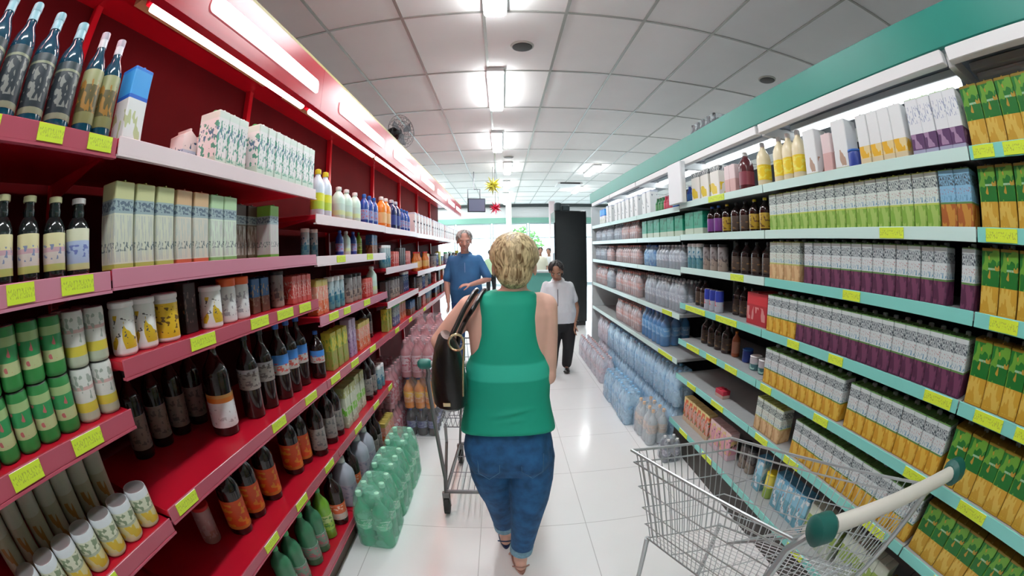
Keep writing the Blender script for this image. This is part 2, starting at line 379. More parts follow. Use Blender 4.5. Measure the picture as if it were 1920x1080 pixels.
def put_pack(sp, x, y, z, label, group=None, rz=0):
    root = thing(sp.name, (x, y, z), label, sp.cat, group, rz); made = []
    for pn, me, par, pl, off in sp.parts:
        o = bpy.data.objects.new(pn, me); COL.objects.link(o); made.append(o); o.location = off
        o.parent = made[par] if (par and len(made) > 1) else root
    return root
ORD = ['nearest', 'second', 'third', 'fourth', 'fifth', 'sixth', 'seventh', 'eighth', 'ninth', 'tenth', 'eleventh', 'twelfth', 'thirteenth', 'fourteenth', 'fifteenth', 'sixteenth', 'seventeenth', 'eighteenth', 'nineteenth', 'twentieth']
rnd = random.Random(7)
def run(side, z, where, segs, xf=None, wobble=.003):
    """a row of products standing on one shelf; segs: (spec, y0, n[, dict]) - y0 is where the first one's near edge is"""
    seen = {}
    def room(y):
        if side < 0:
            k = max([i for i in range(8) if RB[i] <= y+.001] or [0]); zz = ZR[k]; d = .048
        else:
            k = max([i for i in range(6) if GB[i] <= y+.001] or [0]); zz = ZN if k < 3 else ZF; d = .040
        up = [a for a in zz if a > z+.02]
        return (min(up)-d-z) if up else 9
    for sg in segs:
        sp, y0, n = sg[:3]; o = sg[3] if len(sg) > 3 else {}
        bk = o.get('back', .03); xx = (xf if xf is not None else (-.86 if side < 0 else 1.28))
        rows, lay, pitch = o.get('rows', 1), o.get('layers', 1), o.get('pitch', sp.w)
        key = sp.desc; m = seen.get(key, 0)
        multi = rows*lay > 1 or n > 12
        for q in range(rows):
            for l in range(lay):
                for i in range(n):
                    y = y0+pitch*(i+.5)+rnd.uniform(-wobble, wobble)*.3
                    x = xx+side*(bk+sp.d/2+q*(sp.d+.004))+side*rnd.uniform(0, wobble)
                    num = m+i
                    if n == 1 and rows*lay == 1 and m == 0 and not o.get('more'): lab = '%s, %s' % (sp.desc, where)
                    elif lay > 1 or rows > 1: lab = '%s, %s in %s%s, %s' % (sp.desc, ORD[num], ['lower', 'upper'][l] if lay > 1 else '', (' front' if q == 0 else ' back') if rows > 1 else '', where)
                    else: lab = '%s, %s in row, %s' % (sp.desc, ORD[num], where)
                    grp = '%ss, %s' % (sp.desc.rsplit(' with', 1)[0], where)
                    a = (math.pi if side < 0 else 0)+(rnd.uniform(-.04, .04) if not multi else 0)
                    fit = min(1, room(y0)/((sp.h*1.03+.004)*lay))
                    if sp.cat == 'bottle pack': put_pack(sp, x, y, z+.0008, lab, grp, a)
                    else: put(sp, x, y, z+.0008+l*(sp.h*fit+.0045), lab, grp, a, fit)
        seen[key] = m+n
# materials of the packaging
K = (.01, .01, .012); WH = (.78, .8, .8); CR = (.72, .70, .50)
glass_dk = mat('dark_bottle_glass', (.008, .012, .012), .08, coat=.3)
glass_bl = mat('blue_bottle_glass', (.006, .055, .10), .08, coat=.4)
glass_gr = mat('green_bottle_plastic', (.10, .60, .36), .12, trans=.35)
cola = mat('cola_bottle', (.018, .006, .005), .1, coat=.2)
clear = mat('clear_plastic', (.72, .82, .88), .1, trans=.55)
pt = lambda n, c, r=.4: mat('plastic_'+n, c, r)
p_white, p_lblue, p_blue, p_red, p_yel, p_grn, p_org, p_blk, p_tin = pt('white', (.8,.8,.8)), pt('light_blue', (.25,.55,.72)), pt('blue', (.02,.12,.45)), pt('red', (.5,.02,.02)), pt('yellow', (.75,.6,.03)), pt('green', (.05,.4,.12)), pt('orange', (.7,.2,.02)), pt('black', K), mat('tin', (.6,.6,.6), .3, .8)

gin = bottle('spirit_bottle', 'dark blue glass bottle with silvery cap', .275, .041, glass_bl, mat('silver_blue_cap', (.35, .62, .72), .3), graphic('gin_label', [(0, (.30,.32,.22)), (.10, (.03,.04,.05)), (.82, (.28,.3,.2)), (.86, (.03,.05,.06))], [(.2, .8, (.25,.26,.24), (3, 6, 7), .56)], .4), (.10, .58), .64, .34, neck=mat('silver_blue_cap', (0,0,0)))
vodka = bottle('spirit_bottle', 'slim dark bottle with pale neck', .275, .032, glass_bl, mat('pale_lilac_cap', (.55, .5, .6), .3), graphic('vodka_label', [(0, (.25,.25,.10)), (.2, (.12,.10,.04)), (.7, (.35,.36,.18))], [(.2, .8, (.4,.2,.04), (3, 5, 5), .56)]), (.12, .60), .64, .36, neck=mat('pale_sleeve', (.7, .72, .78), .3))
wine = bottle('wine_bottle', 'black bottle with cream cap', .168, .032, glass_dk, mat('cream_cap', (.66, .66, .38), .4), graphic('oval_label', [(0, (.45,.5,.15)), (.18, (.60,.55,.50)), (.5, (.55,.35,.40)), (.62, (.66,.62,.35))], [(.3, .7, (.2,.25,.4), (3, 4, 6), .56)]), (.10, .55), .62, .50)
wine2 = bottle('wine_bottle', 'black bottle with white cap, blue label', .168, .034, glass_dk, mat('white_cap', (.78, .78, .78), .4), graphic('oval_label_blue', [(0, (.55,.6,.3)), (.15, (.40,.50,.70)), (.7, (.66,.68,.5))], [(.3, .6, (.15,.2,.5), (3, 4, 9), .56)]), (.08, .60), .62, .50)
tallbox = lambda nm, d, c1, c2, c3: carton('gift_box', d, .072, .072, .208, graphic(nm, [(0, c1), (.06, c2), (.62, (.30,.40,.42)), (.78, c3), (.97, c1)], [(.08, .6, (.5,.55,.5), (14, 14, 3), .52), (.2, .3, (.15,.2,.2), (10, 10, 22), .55), (.65, .76, (.1,.15,.2), (9, 9, 20), .5)]), cat='box')
gbox_y = tallbox('yellow_green_box_print', 'yellow green and white tall bottle box', (.42,.45,.10), (.62,.66,.52), (.55,.58,.30))
gbox_r = tallbox('red_top_box_print', 'tall white bottle box with red top', (.55,.10,.04), (.62,.60,.50), (.60,.40,.22))
gbox_g = tallbox('pale_green_box_print', 'pale green and white tall bottle box', (.20,.42,.12), (.60,.72,.58), (.42,.62,.36))
gbox_b = tallbox('brown_box_print', 'dim brown bottle box standing back', (.10,.08,.04), (.14,.12,.08), (.08,.05,.04))
gbox_l = tallbox('lime_box_print', 'lime green and silver bottle box', (.12,.35,.03), (.50,.48,.48), (.20,.45,.06))
bluecart = carton('milk_carton', 'blue and white drink carton', .075, .065, .20, graphic('blue_white_print', [(0, WH), (.55, (.01,.12,.6)), (.6, (.05,.35,.8)), (.93, (.02,.2,.7))], [(.05, .4, (.5,.55,.3), (4, 4, 5), .56)]))
gcart = carton('milk_carton', 'white and pale green carton', .062, .10, .205, graphic('pale_green_carton_print', [(0, (.55,.72,.62)), (.2, WH), (.85, (.68,.78,.72))], [(.15, .8, (.10,.35,.25), (5, 5, 9), .57), (.5, .7, (.10,.2,.3), (10, 10, 12), .55)]), p_grn, capx=0)
scart = carton('milk_carton', 'small gable-top white carton', .075, .075, .15, graphic('small_carton_print', [(0, (.50,.65,.80)), (.5, WH)], [(.2, .7, (.05,.12,.2), (4, 4, 5), .6)]), slant=1)
flatbox = carton('flat_box', 'flat white carton lying down', .30, .12, .035, graphic('flat_print', [(0, (.75,.78,.76))], [(.2, .8, (.3,.4,.4), (3, 12, 4), .6)]), cat='box')
gcan = can('drink_can', 'green and cream can', .034, .118, graphic('green_can_print', [(0, (.03,.22,.05)), (.25, (.45,.5,.25)), (.45, (.03,.25,.08)), (.7, (.30,.42,.18)), (.85, (.03,.2,.05))], [(.3, .8, (.45,.12,.12), (3, 3, 5), .6)]), p_tin)
wcan = can('drink_can', 'silver and yellow can', .034, .118, graphic('silver_can_print', [(0, (.45,.5,.38)), (.2, (.62,.52,.06)), (.38, (.60,.60,.56)), (.62, (.55,.35,.33)), (.68, (.60,.62,.58))], [(.4, .9, (.3,.35,.3), (4, 4, 6), .58)]), p_tin)
tallcan = can('drink_can', 'tall dull grey brown can', .034, .205, graphic('dull_can_print', [(0, (.24,.24,.14)), (.3, (.34,.32,.22)), (.7, (.40,.40,.32))], [(.1, .6, (.28,.14,.03), (3, 3, 3), .55)]), p_tin)
milkcan = can('food_can', 'cream white can with yellow print', .038, .105, graphic('cream_can_print', [(0, (.55,.55,.35)), (.15, (.60,.56,.28)), (.45, (.36,.40,.30)), (.52, (.58,.60,.46)), (.82, (.6,.64,.66))], [(.12, .45, (.62,.45,.04), (3, 3, 4), .5), (.5, .8, (.2,.26,.16), (4, 4, 7), .55)]), p_tin)
tub_w = can('tub', 'white tub with yellow print', .040, .115, graphic('white_tub_print', [(0, WH), (.12, (.74,.76,.74))], [(.15, .85, (.6,.42,.02), (2.2, 2.2, 2), .56), (.2, .8, (.1,.1,.1), (5, 5, 14), .64)]), p_white, 'tub', .13)
tub_y = can('tub', 'yellow tub with white lid', .043, .115, graphic('yellow_tub_print', [(0, WH), (.1, (.72,.48,.02)), (.9, WH)], [(.2, .85, (.15,.08,.01), (4, 4, 9), .57)]), p_white, 'tub', .13)
tub_o = can('tub', 'white tub with orange red lid', .036, .12, graphic('white_tub_grey', [(0, (.7,.72,.72))], [(.2, .8, (.35,.35,.38), (5, 5, 9), .58)]), pt('orange_red', (.7,.12,.03)), 'tub', .22)
darkbox = carton('dark_packet', 'dark brown packet', .06, .05, .15, graphic('dark_packet_print', [(0, (.02,.015,.015)), (.5, (.035,.02,.02))], [(.2, .8, (.15,.1,.08), (5, 5, 8), .62)]), cat='packet')
bluebox = carton('blue_packet', 'blue and brown packet', .058, .05, .13, graphic('blue_packet_print', [(0, (.16,.05,.02)), (.45, (.02,.10,.25))], [(.2, .8, (.3,.2,.12), (5, 5, 8), .6)]), cat='packet')
redpack = carton('red_packet', 'red packet', .045, .05, .12, graphic('red_packet_print', [(0, (.45,.05,.04)), (.6, (.55,.10,.08))], [(.2, .8, (.6,.4,.35), (6, 6, 9), .56)]), cat='packet')
tealcan = can('spray_can', 'teal and silver can', .028, .15, graphic('teal_can_print', [(0, (.10,.25,.28)), (.5, (.35,.45,.48))], [(.2, .8, (.02,.15,.25), (5, 5, 6), .56)]), p_white, 'can', .15)
greyjar = can('jar', 'grey labelled jar', .036, .15, graphic('grey_jar_print', [(0, (.30,.24,.20)), (.5, (.22,.2,.2))], [(.2, .8, (.1,.08,.08), (5, 5, 6), .56)]), p_blk, 'jar', .12)
bigcola = bottle('soda_bottle', 'large dark bottle with white label', .335, .054, cola, p_red, graphic('white_orange_label', [(0, (.75,.78,.8)), (.76, (.75,.22,.03)), (.9, (.7,.35,.1))], [(.1, .6, (.5,.5,.52), (5, 5, 8), .62)]), (.10, .46))
darkb = bottle('soda_bottle', 'dark bottle with dim grey label', .30, .044, cola, p_blk, graphic('grey_label', [(0, (.22,.20,.18))], [(.1, .9, (.1,.1,.1), (5, 5, 8), .58)]), (.12, .50))
darkb2 = bottle('soda_bottle', 'dark bottle with pale shoulder label', .325, .046, cola, p_blk, graphic('pale_shoulder_label', [(0, (.30,.28,.25)), (.8, (.4,.4,.42))], [(.1, .9, (.12,.1,.1), (5, 5, 8), .56)]), (.36, .60), .64)
blueb = bottle('soda_bottle', 'dark bottle with white and blue label', .325, .046, cola, p_blue, graphic('blue_white_label', [(0, (.50,.48,.45)), (.5, (.05,.22,.6))], [(.1, .6, (.55,.1,.08), (5, 5, 8), .55)]), (.34, .60), .64)
orangeb = bottle('soda_bottle', 'dark bottle with broad orange label', .30, .050, cola, p_blk, graphic('orange_label', [(0, (.62,.22,.04)), (.12, (.75,.10,.02))], [(.1, .9, (.8,.3,.03), (3, 3, 5), .55)]), (.10, .52))
pinkcan = can('jar', 'dull pink jar', .04, .15, graphic('pink_can_print', [(0, (.32,.17,.15)), (.4, (.36,.22,.22))], [(.2, .8, (.4,.3,.3), (5, 5, 6), .56)]), p_red, 'jar', .1)
yelcart = carton('yellow_packet', 'yellow and green packet', .07, .06, .20, graphic('yellow_packet_print', [(0, (.30,.28,.06)), (.5, (.55,.48,.05))], [(.1, .9, (.20,.30,.04), (5, 5, 6), .55)]), cat='packet')
redcart = carton('red_packet', 'red and orange packet', .07, .06, .17, graphic('red_orange_print', [(0, (.60,.12,.03)), (.4, (.62,.25,.18)), (.8, (.45,.35,.08))], [(.1, .8, (.6,.5,.4), (5, 5, 8), .6)]), cat='packet')
purplecart = carton('purple_packet', 'pale purple packet', .05, .06, .22, graphic('purple_print', [(0, (.35,.24,.38)), (.5, (.45,.36,.48))], [(.1, .8, (.15,.06,.2), (5, 5, 8), .6)]), cat='packet')
greenpk = carton('green_packet', 'large white and green packet', .085, .07, .24, graphic('green_white_print', [(0, (.40,.42,.30)), (.3, (.18,.50,.05)), (.5, (.50,.55,.42)), (.75, (.38,.40,.16))], [(.1, .9, (.6,.64,.5), (5, 5, 7), .58)]), cat='packet')
lime = bottle('soda_bottle', 'lime green bottle', .30, .045, mat('lime_plastic', (.16,.36,.03), .15, coat=.3), p_grn, graphic('lime_label', [(0, (.30,.50,.05)), (.5, (.45,.55,.2))], [(.1, .9, (.08,.25,.03), (5, 5, 7), .56)]), (.2, .5))
greenb = bottle('soda_bottle', 'green clear bottle', .30, .048, mat('dim_green_plastic', (.06, .24, .12), .12, trans=.25), p_grn, graphic('grey_green_label', [(0, (.14,.22,.16))], [(.1, .9, (.4,.12,.14), (5, 5, 7), .56)]), (.14, .4))
colar = bottle('soda_bottle', 'cola bottle with red and cream label', .31, .05, cola, p_blk, graphic('cola_label', [(0, (.60,.50,.45)), (.4, (.62,.12,.04))], [(.1, .9, (.75,.5,.4), (4, 4, 6), .58)]), (.12, .44))
greybag = jug('grey_bag_bottle', 'pale grey round-shouldered bottle', .12, .12, .30, mat('pale_grey_plastic', (.38, .40, .47), .3), p_white, graphic('grey_lilac_label', [(0, (.42,.38,.46))], [(.1, .9, (.25,.25,.35), (4, 4, 5), .56)]))
detergent = jug('detergent_bottle', 'white bottle with yellow cap', .085, .065, .24, mat('milky_plastic', (.62,.70,.80), .25), p_yel, graphic('lime_yellow_label', [(0, (.45,.6,.05)), (.5, (.7,.7,.03))], []))
wbot = jug('bleach_bottle', 'white and pale green bottle', .09, .07, .19, mat('pale_green_plastic', (.55,.75,.65), .3), p_white, graphic('faint_green_label', [(0, (.55,.68,.35)), (.4, (.5,.66,.6))], []))
bbot = jug('blue_bottle', 'dark blue bottle', .075, .06, .20, mat('deep_blue_plastic', (.02,.06,.30), .2), p_blue, graphic('blue_label', [(0, (.25,.3,.55))], [(.1, .9, (.5,.1,.12), (4, 4, 5), .57)]))
obot = jug('orange_bottle', 'orange bottle with pale cap', .10, .08, .24, mat('orange_plastic', (.75,.22,.02), .25), p_white, graphic('orange_pale_label', [(0, (.75,.45,.2))], []))
nbot = jug('navy_bottle', 'navy blue rounded bottle', .11, .09, .25, mat('navy_plastic', (.01,.015,.09), .2), pt('pale', (.55,.6,.7)), graphic('navy_label', [(0, (.03,.05,.25))], []))
wcart = carton('white_carton', 'white carton with small dark print', .10, .08, .22, graphic('white_dark_print', [(0, WH), (.9, (.6,.65,.75))], [(.3, .8, (.08,.12,.15), (2.5, 2.5, 3), .62)]))
fillers = [tealcan, darkbox, redpack, greyjar, bluebox,
    bottle('sauce_bottle', 'small dark sauce bottle', .18, .028, glass_dk, p_white, graphic('sauce_label', [(0, (.40,.30,.22))], [(.1, .9, (.1,.1,.1), (4, 4, 6), .56)]), (.15, .5), .6, .4),
    bottle('sauce_bottle', 'orange sauce bottle', .20, .03, mat('orange_sauce', (.5,.12,.01), .2), p_red, graphic('orange_sauce_label', [(0, (.6,.35,.1))], []), (.15, .5), .6, .4),
    can('spray_can', 'green capped spray can', .027, .17, graphic('spray_print', [(0, (.12,.12,.25)), (.5, (.30,.34,.36))], [(.1, .9, (.5,.5,.5), (4, 4, 6), .56)]), p_grn, 'can', .12),
    can('spray_can', 'white capped navy spray can', .027, .16, graphic('spray_print_navy', [(0, (.03,.05,.16)), (.5, (.06,.12,.25))], [(.1, .9, (.5,.5,.5), (4, 4, 6), .6)]), p_white, 'can', .15)]

darkp = Spec(darkb.name, 'plain dark bottle', darkb.cat, darkb.w, darkb.d, darkb.h, darkb.parts)
shortb = bottle('soda_bottle', 'short dark bottle', .235, .040, cola, p_blk, graphic('short_grey_label', [(0, (.20,.18,.16))], [(.1, .9, (.1,.1,.1), (5, 5, 8), .58)]), (.12, .50))
shortc = bottle('soda_bottle', 'short dark bottle with blue label', .235, .038, cola, p_blue, MATS['blue_white_label'], (.34, .60), .68)
RB = [-.62, .563, 1.753, 2.94, 4.09, 5.24, 6.39, 7.54, 8.7]
RNAME = ['nearest red bay', 'second red bay', 'third red bay', 'fourth red bay', 'fifth red bay', 'sixth red bay', 'seventh red bay', 'eighth red bay']
LV = ['top shelf', 'second shelf', 'third shelf', 'fourth shelf', 'fifth shelf', 'bottom shelf']
BACKX = -1.36
def red_bay(k, zs, base=True, canopy=True):
    y0, y1 = RB[k], RB[k+1]; t = thing('shelving_unit', (-1.1, (y0+y1)/2, -H), 'red metal shelving bay, %s from the picture taker along the left side' % ('nearest' if k == 0 else ORD[k]), 'shelving unit', 'red shelving bays')
    MB().box(BACKX-.02, BACKX, y0, y1, -H+.02, .95).build('back_panel', dred, t)
    for yy in (y0, y1): pass
    MB().box(BACKX, BACKX+.035, y0+.001, y0+.036, -H, .95, b=.003).build('upright', red, t)
    for i, z in enumerate(zs):
        last = base and i == len(zs)-1
        xf = -.83 if last else -.86
        sh = MB().box(BACKX+.036, xf-.003, y0+.003, y1-.003, z-.022, z, b=.002).build('shelf', red, t)
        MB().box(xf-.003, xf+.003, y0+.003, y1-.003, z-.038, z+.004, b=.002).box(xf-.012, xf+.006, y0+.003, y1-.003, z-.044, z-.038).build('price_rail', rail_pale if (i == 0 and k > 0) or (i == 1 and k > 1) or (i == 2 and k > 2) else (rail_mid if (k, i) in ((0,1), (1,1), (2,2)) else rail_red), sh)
        if not last:
            MB().poly([(xf-.03, z-.023), (BACKX+.04, z-.023), (BACKX+.04, z-.09)], 1, y0+.006, y0+.010).build('bracket', red, sh)
        for (ty, tw) in TAGS.get((k, i), []):
            MB().box(xf+.0032, xf+.006, ty, ty+tw, z-.034, z+.002).build('price_ticket', ptag, sh)
    if base:
        MB().box(BACKX+.036, -.87, y0+.003, y1-.003, -H, zs[-1]-.03).build('kickplate', mat('brown_kick', (.10, .05, .03), .5), t)
    if canopy:
        zc = .925
        c = MB().poly([(-.90, .70), (-.862, .70), (-.862, zc), (BACKX, zc), (BACKX, zc-.02), (-.90, zc-.02)], 1, y0+.001, y1-.001).build('canopy', red, t)
        sy0, sy1 = y0+.24, y1+.0 -.06
        MB().poly(rr(sy0, sy1, .765, .835, .022), 0, -.8615, -.855).build('sign_panel', mat('lit_white_panel', (.85, .8, .8), .4, emit=(1, .92, .93), es=1.6), c)
        MB().box(-.90, -.862, y0+.001, y1-.001, zc, zc+.014).build('cornice', mat('tan_cornice', (.42, .34, .10), .5), c)
        f = MB().box(-.985, -.915, y0+.04, y1-.03, .745, .775, b=.004).build('lamp_holder', red, c)
        MB().tube([(-.945, y0+.05, .725), (-.945, y1-.05, .725)], .0165, 12).build('light_tube', mat('pink_lit_tube', (.9, .7, .7), .4, emit=(1, .62, .55), es=20), c)  # red reflected by the canopy is put into the tube's own pink
        MB().box(-1.17, -1.12, y0+.10, y1-.10, .86, .885).build('canopy_strip', mat('tan_strip', (.40, .30, .16), .5), c)  # plain tan strip along the canopy underside
def rr(a, b, c, d, r, n=5):
    pts = []
    for cx, cy, s in ((b-r, d-r, 0), (a+r, d-r, 1), (a+r, c+r, 2), (b-r, c+r, 3)):
        for i in range(n+1):
            q = math.pi/2*(s+i/n); pts.append((cx+r*math.cos(q), cy+r*math.sin(q)))
    return pts
TAGS = {(0,0): [(.10,.085), (.30,.08), (.46,.08)], (0,1): [(.24,.08), (.40,.10)], (0,2): [(.13,.10), (.34,.10)], (0,3): [(.2,.09)],
        (1,2): [(.84,.12), (1.17,.12), (1.36,.13), (1.55,.11)], (1,3): [(.60,.10), (1.20,.11), (1.50,.12)], (1,4): [(.92,.11), (1.22,.11), (1.56,.11)],
        (2,1): [(2.0,.12), (2.5,.12)], (2,2): [(1.86,.12), (2.06,.10), (2.4,.12)], (2,3): [(1.80,.12), (2.1,.12), (2.45,.12)], (2,4): [(2.02,.12), (2.4,.12), (2.78,.1)],
        (3,3): [(3.1,.12), (3.6,.12)], (4,3): [(4.3,.12)]}
ZR = {0: [.294, -.003, -.315, -.62, -1.0, -1.37], 1: [.302, .001, -.203, -.598, -.975, -1.37], 2: [.19, -.008, -.29, -.60, -.975, -1.37],
      3: [.185, -.12, -.375, -.605], 4: [.18, -.21, -.42, -.61], 5: [.175, -.22, -.42, -.61], 6: [.17, -.22, -.42, -.61], 7: [.165, -.22, -.42, -.61]}
for k in range(8): red_bay(k, ZR[k], base=k < 3)
def L(k, i): return ZR[k][i]
def wh(k, i): return '%s of %s' % (LV[i], RNAME[k])
run(-1, L(0,0), wh(0,0), [(gin, .065, 4, {'pitch': .089}), (vodka, .432, 2, {'pitch': .066})])
run(-1, L(1,0), wh(1,0), [(bluecart, .585, 1, {'back': .02}), (flatbox, .68, 1, {'back': .10}), (scart, .98, 3, {'back': .18, 'pitch': .10}), (Spec(gcart.name, 'white carton with pale print', gcart.cat, gcart.w, gcart.d, gcart.h, gcart.parts), 1.05, 3, {'back': .06}), (gcart, 1.28, 8, {'back': .03})])
run(-1, L(0,1), wh(0,1), [(wine, .125, 4, {'pitch': .082}), (wine2, .455, 1, {'more': 1}), (Spec(wine2.name, 'black bottle with pale oval label', wine2.cat, wine2.w, wine2.d, wine2.h, wine2.parts), .555-.036, 0)])
run(-1, L(1,1), wh(1,1), [(gbox_y, .59, 3, {'pitch': .082}), (gbox_r, .84, 2, {'pitch': .082}), (gbox_g, 1.01, 2, {'pitch': .076}), (gbox_b, 1.18, 3, {'back': .12, 'pitch': .085}), (gbox_l, 1.42, 1, {'back': .05})])
run(-1, L(0,2), wh(0,2), [(gcan, .06, 5, {'layers': 2, 'rows': 1}), (wcan, .42, 2, {'layers': 2, 'rows': 2})])
run(-1, L(1,2), wh(1,2), [(tub_w, .59, 2, {'pitch': .085, 'back': .03}), (tub_y, .77, 1, {'back': .03}), (darkbox, .895, 1, {'back': .06}), (Spec(tub_w.name, 'white and yellow patterned tub', tub_w.cat, tub_w.w, tub_w.d, tub_w.h, tub_w.parts), .985, 1, {'back': .02}), (tub_o, 1.085, 2, {'pitch': .082}), (bluebox, 1.28, 2, {'back': .06, 'pitch': .07}), (greyjar, 1.46, 1, {'back': .04}), (redpack, 1.56, 4)])
run(-1, L(0,3), wh(0,3), [(milkcan, .0, 7, {'back': .015}), (tallcan, .0, 7, {'back': .14})])
run(-1, L(1,3), wh(1,3), [(darkb, .72, 4, {'back': .28, 'pitch': .115}), (bigcola, 1.035, 1, {'back': .085}), (darkb2, 1.21, 2, {'back': .07, 'pitch': .115}), (blueb, 1.455, 3, {'back': .06, 'pitch': .096})])
run(-1, L(1,4), wh(1,4), [(pinkcan, .83, 1, {'back': .18}), (orangeb, .925, 2, {'back': .09, 'pitch': .125}), (orangeb, 1.205, 1, {'back': .08, 'more': 1}), (orangeb, 1.44, 2, {'back': .08, 'pitch': .11}), (darkp, 1.655, 1)])
run(-1, L(1,5), wh(1,5), [(greenb, .98, 2, {'pitch': .11}), (greenb, 1.24, 2, {'pitch': .105}), (lime, 1.465, 1), (colar, 1.60, 1, {'back': .01})], xf=-.83)
run(-1, L(2,0), wh(2,0), [(detergent, 1.86, 2, {'pitch': .095}), (wbot, 2.14, 2, {'pitch': .12}), (Spec(wbot.name, 'squat white bottle', wbot.cat, wbot.w, wbot.d, wbot.h, wbot.parts), 2.42, 1, {'back': .03}), (bbot, 2.58, 3, {'pitch': .11})])
run(-1, L(3,0), wh(3,0), [(obot, 3.02, 2, {'pitch': .12}), (nbot, 3.32, 2, {'pitch': .14}), (bbot, 3.62, 3, {'pitch': .12})])
run(-1, L(4,0), wh(4,0), [(wcart, 4.12, 6, {'pitch': .18})])
run(-1, L(5,0), wh(5,0), [(wcart, 5.27, 6, {'pitch': .18})])
run(-1, L(6,0), wh(6,0), [(wcart, 6.42, 6, {'pitch': .18})])
run(-1, L(7,0), wh(7,0), [(wcart, 7.57, 6, {'pitch': .18})])
run(-1, L(2,1), wh(2,1), [(tealcan, 1.80, 2, {'pitch': .10, 'back': .08}), (bbot, 2.16, 1), (wbot, 2.26, 1), (Spec(bbot.name, 'small teal blue bottle', bbot.cat, bbot.w, bbot.d, bbot.h, bbot.parts), 2.38, 1), (lime, 2.52, 1), (bluebox, 2.72, 2)])
run(-1, L(2,2), wh(2,2), [(redcart, 1.80, 2), (tealcan, 1.98, 3, {'pitch': .075}), (greyjar, 2.26, 3, {'pitch': .08}), (redpack, 2.56, 3), (wbot, 2.74, 1)])
run(-1, L(2,3), wh(2,3), [(shortc, 1.78, 1), (yelcart, 1.92, 3, {'pitch': .085}), (purplecart, 2.2, 2, {'pitch': .06}), (redcart, 2.36, 3, {'pitch': .075}), (shortb, 2.62, 2, {'pitch': .11, 'back': .08})])
run(-1, L(2,4), wh(2,4), [(darkb, 1.80, 2, {'pitch': .1}), (greenpk, 2.02, 2, {'pitch': .095}), (greenpk, 2.24, 2, {'pitch': .1, 'back': .05}), (darkp, 2.48, 2), (tealcan, 2.70, 2, {'pitch': .08})])
run(-1, L(2,5), wh(2,5), [(greybag, 1.78, 1, {'back': .01}), (colar, 1.92, 1, {'back': .02}), (greybag, 2.06, 2, {'pitch': .13, 'back': .01}), (darkp, 2.36, 2), (redcart, 2.60, 3, {'pitch': .08})], xf=-.83)
for k in range(3, 8):
    for i in range(1, 4):
        y = RB[k]+.04; segs = []
        r2 = random.Random(k*10+i)
        while y < RB[k+1]-.16:
            gap = ZR[k][i-1]-ZR[k][i]-.05; sp = r2.choice([q_ for q_ in fillers+[yelcart, redcart] if q_.h*.85 < gap]); n = r2.choice((2, 3, 3)) if k < 5 else 2
            if y+n*(sp.w+.012) > RB[k+1]-.02: n = 1
            segs.append((sp, y, n, {'pitch': sp.w+.012, 'back': r2.choice((.02, .05)), 'more': 1})); y += n*(sp.w+.012)+r2.choice((.02, .06))
        run(-1, L(k,i), wh(k,i), segs)
# floor packs on the left
film_g = film('green_shrink_film', (.45, .90, .70), .30)
film_c = film('clear_shrink_film', (.85, .92, .97), .22)
film_d = film('thin_clear_film', (.85, .92, .97), .10)
film_b = film('blue_tint_film', (.55, .78, .95), .34)
sodag = bottle('bottle', 'green soda bottle', .36, .048, glass_gr, mat('pale_green_cap', (.45, .8, .6), .4), graphic('green_soda_label', [(0, (.30,.72,.50)), (.5, (.08,.45,.25))], [(.1, .9, (.7,.85,.75), (4, 4, 6), .56)]), (.36, .56), .64)
gpack = pack('bottle_pack', 'shrink-wrapped pack of green soda bottles', sodag, 2, 3, film_g)
for i, (yy, w) in enumerate(((1.65, 'nearest of the three'), (1.965, 'middle of the three'), (2.28, 'farthest of the three'))):
    put_pack(gpack, -.718, yy+.155, -H+.001, 'shrink-wrapped pack of green bottles on floor below red shelves, %s' % w, 'green bottle packs on the floor')
colb = bottle('bottle', 'dark soda bottle', .25, .043, cola, p_blue, graphic('navy_small_label', [(0, (.10,.10,.22))], [(.1, .9, (.3,.3,.4), (4, 4, 6), .56)]), (.3, .56), .64)
orb = bottle('bottle', 'orange soda bottle', .27, .043, mat('orange_drink', (.75, .25, .03), .15), mat('navy_cap', (.05,.05,.15), .4), graphic('orange_soda_label', [(0, (.75,.30,.10)), (.5, (.8,.45,.03))], [(.1, .9, (.8,.5,.3), (4, 4, 6), .56)]), (.2, .56), .64)
pkb = bottle('bottle', 'pink juice bottle', .31, .043, mat('pink_drink', (.50, .18, .20), .2), pt('rose', (.6,.25,.28)), graphic('pink_label', [(0, (.62,.30,.33)), (.5, (.66,.45,.48))], [(.1, .9, (.5,.1,.14), (4, 4, 6), .56)]), (.15, .60), .66)
stack = [(pack('bottle_pack', 'd', colb, 3, 3, film_d), 'pack of dark soda bottles at the foot of the stack'), (pack('bottle_pack', 'o', orb, 3, 3, film_d), 'pack of orange soda bottles on top of the dark bottles'),
         (pack('bottle_pack', 'p', pkb, 3, 3, film_d), 'pack of pink juice bottles')]
z = -H+.001
for sp, lb in stack[:2]:
    put_pack(sp, -.715, 3.28, z, lb+', fourth red bay', 'drink packs stacked on the floor'); z += sp.h*1.005+.003
put_pack(stack[2][0], -.715, 3.28, z, 'pack of pink juice bottles on top of the orange pack', 'drink packs stacked on the floor'); z += stack[2][0].h*1.005+.003
put_pack(stack[0][0], -.715, 3.567, -H+.001, 'pack of dark soda bottles on floor behind the nearest stack', 'drink packs stacked on the floor')
z2 = -H+.001+colb.h*1.005+.003
for j in range(2):
    put_pack(stack[2][0], -.715, 3.567, z2, 'pack of pink juice bottles in second stack, %s' % ('lower' if j == 0 else 'upper'), 'drink packs stacked on the floor'); z2 += pkb.h*1.005+.003
z3 = -H+.001
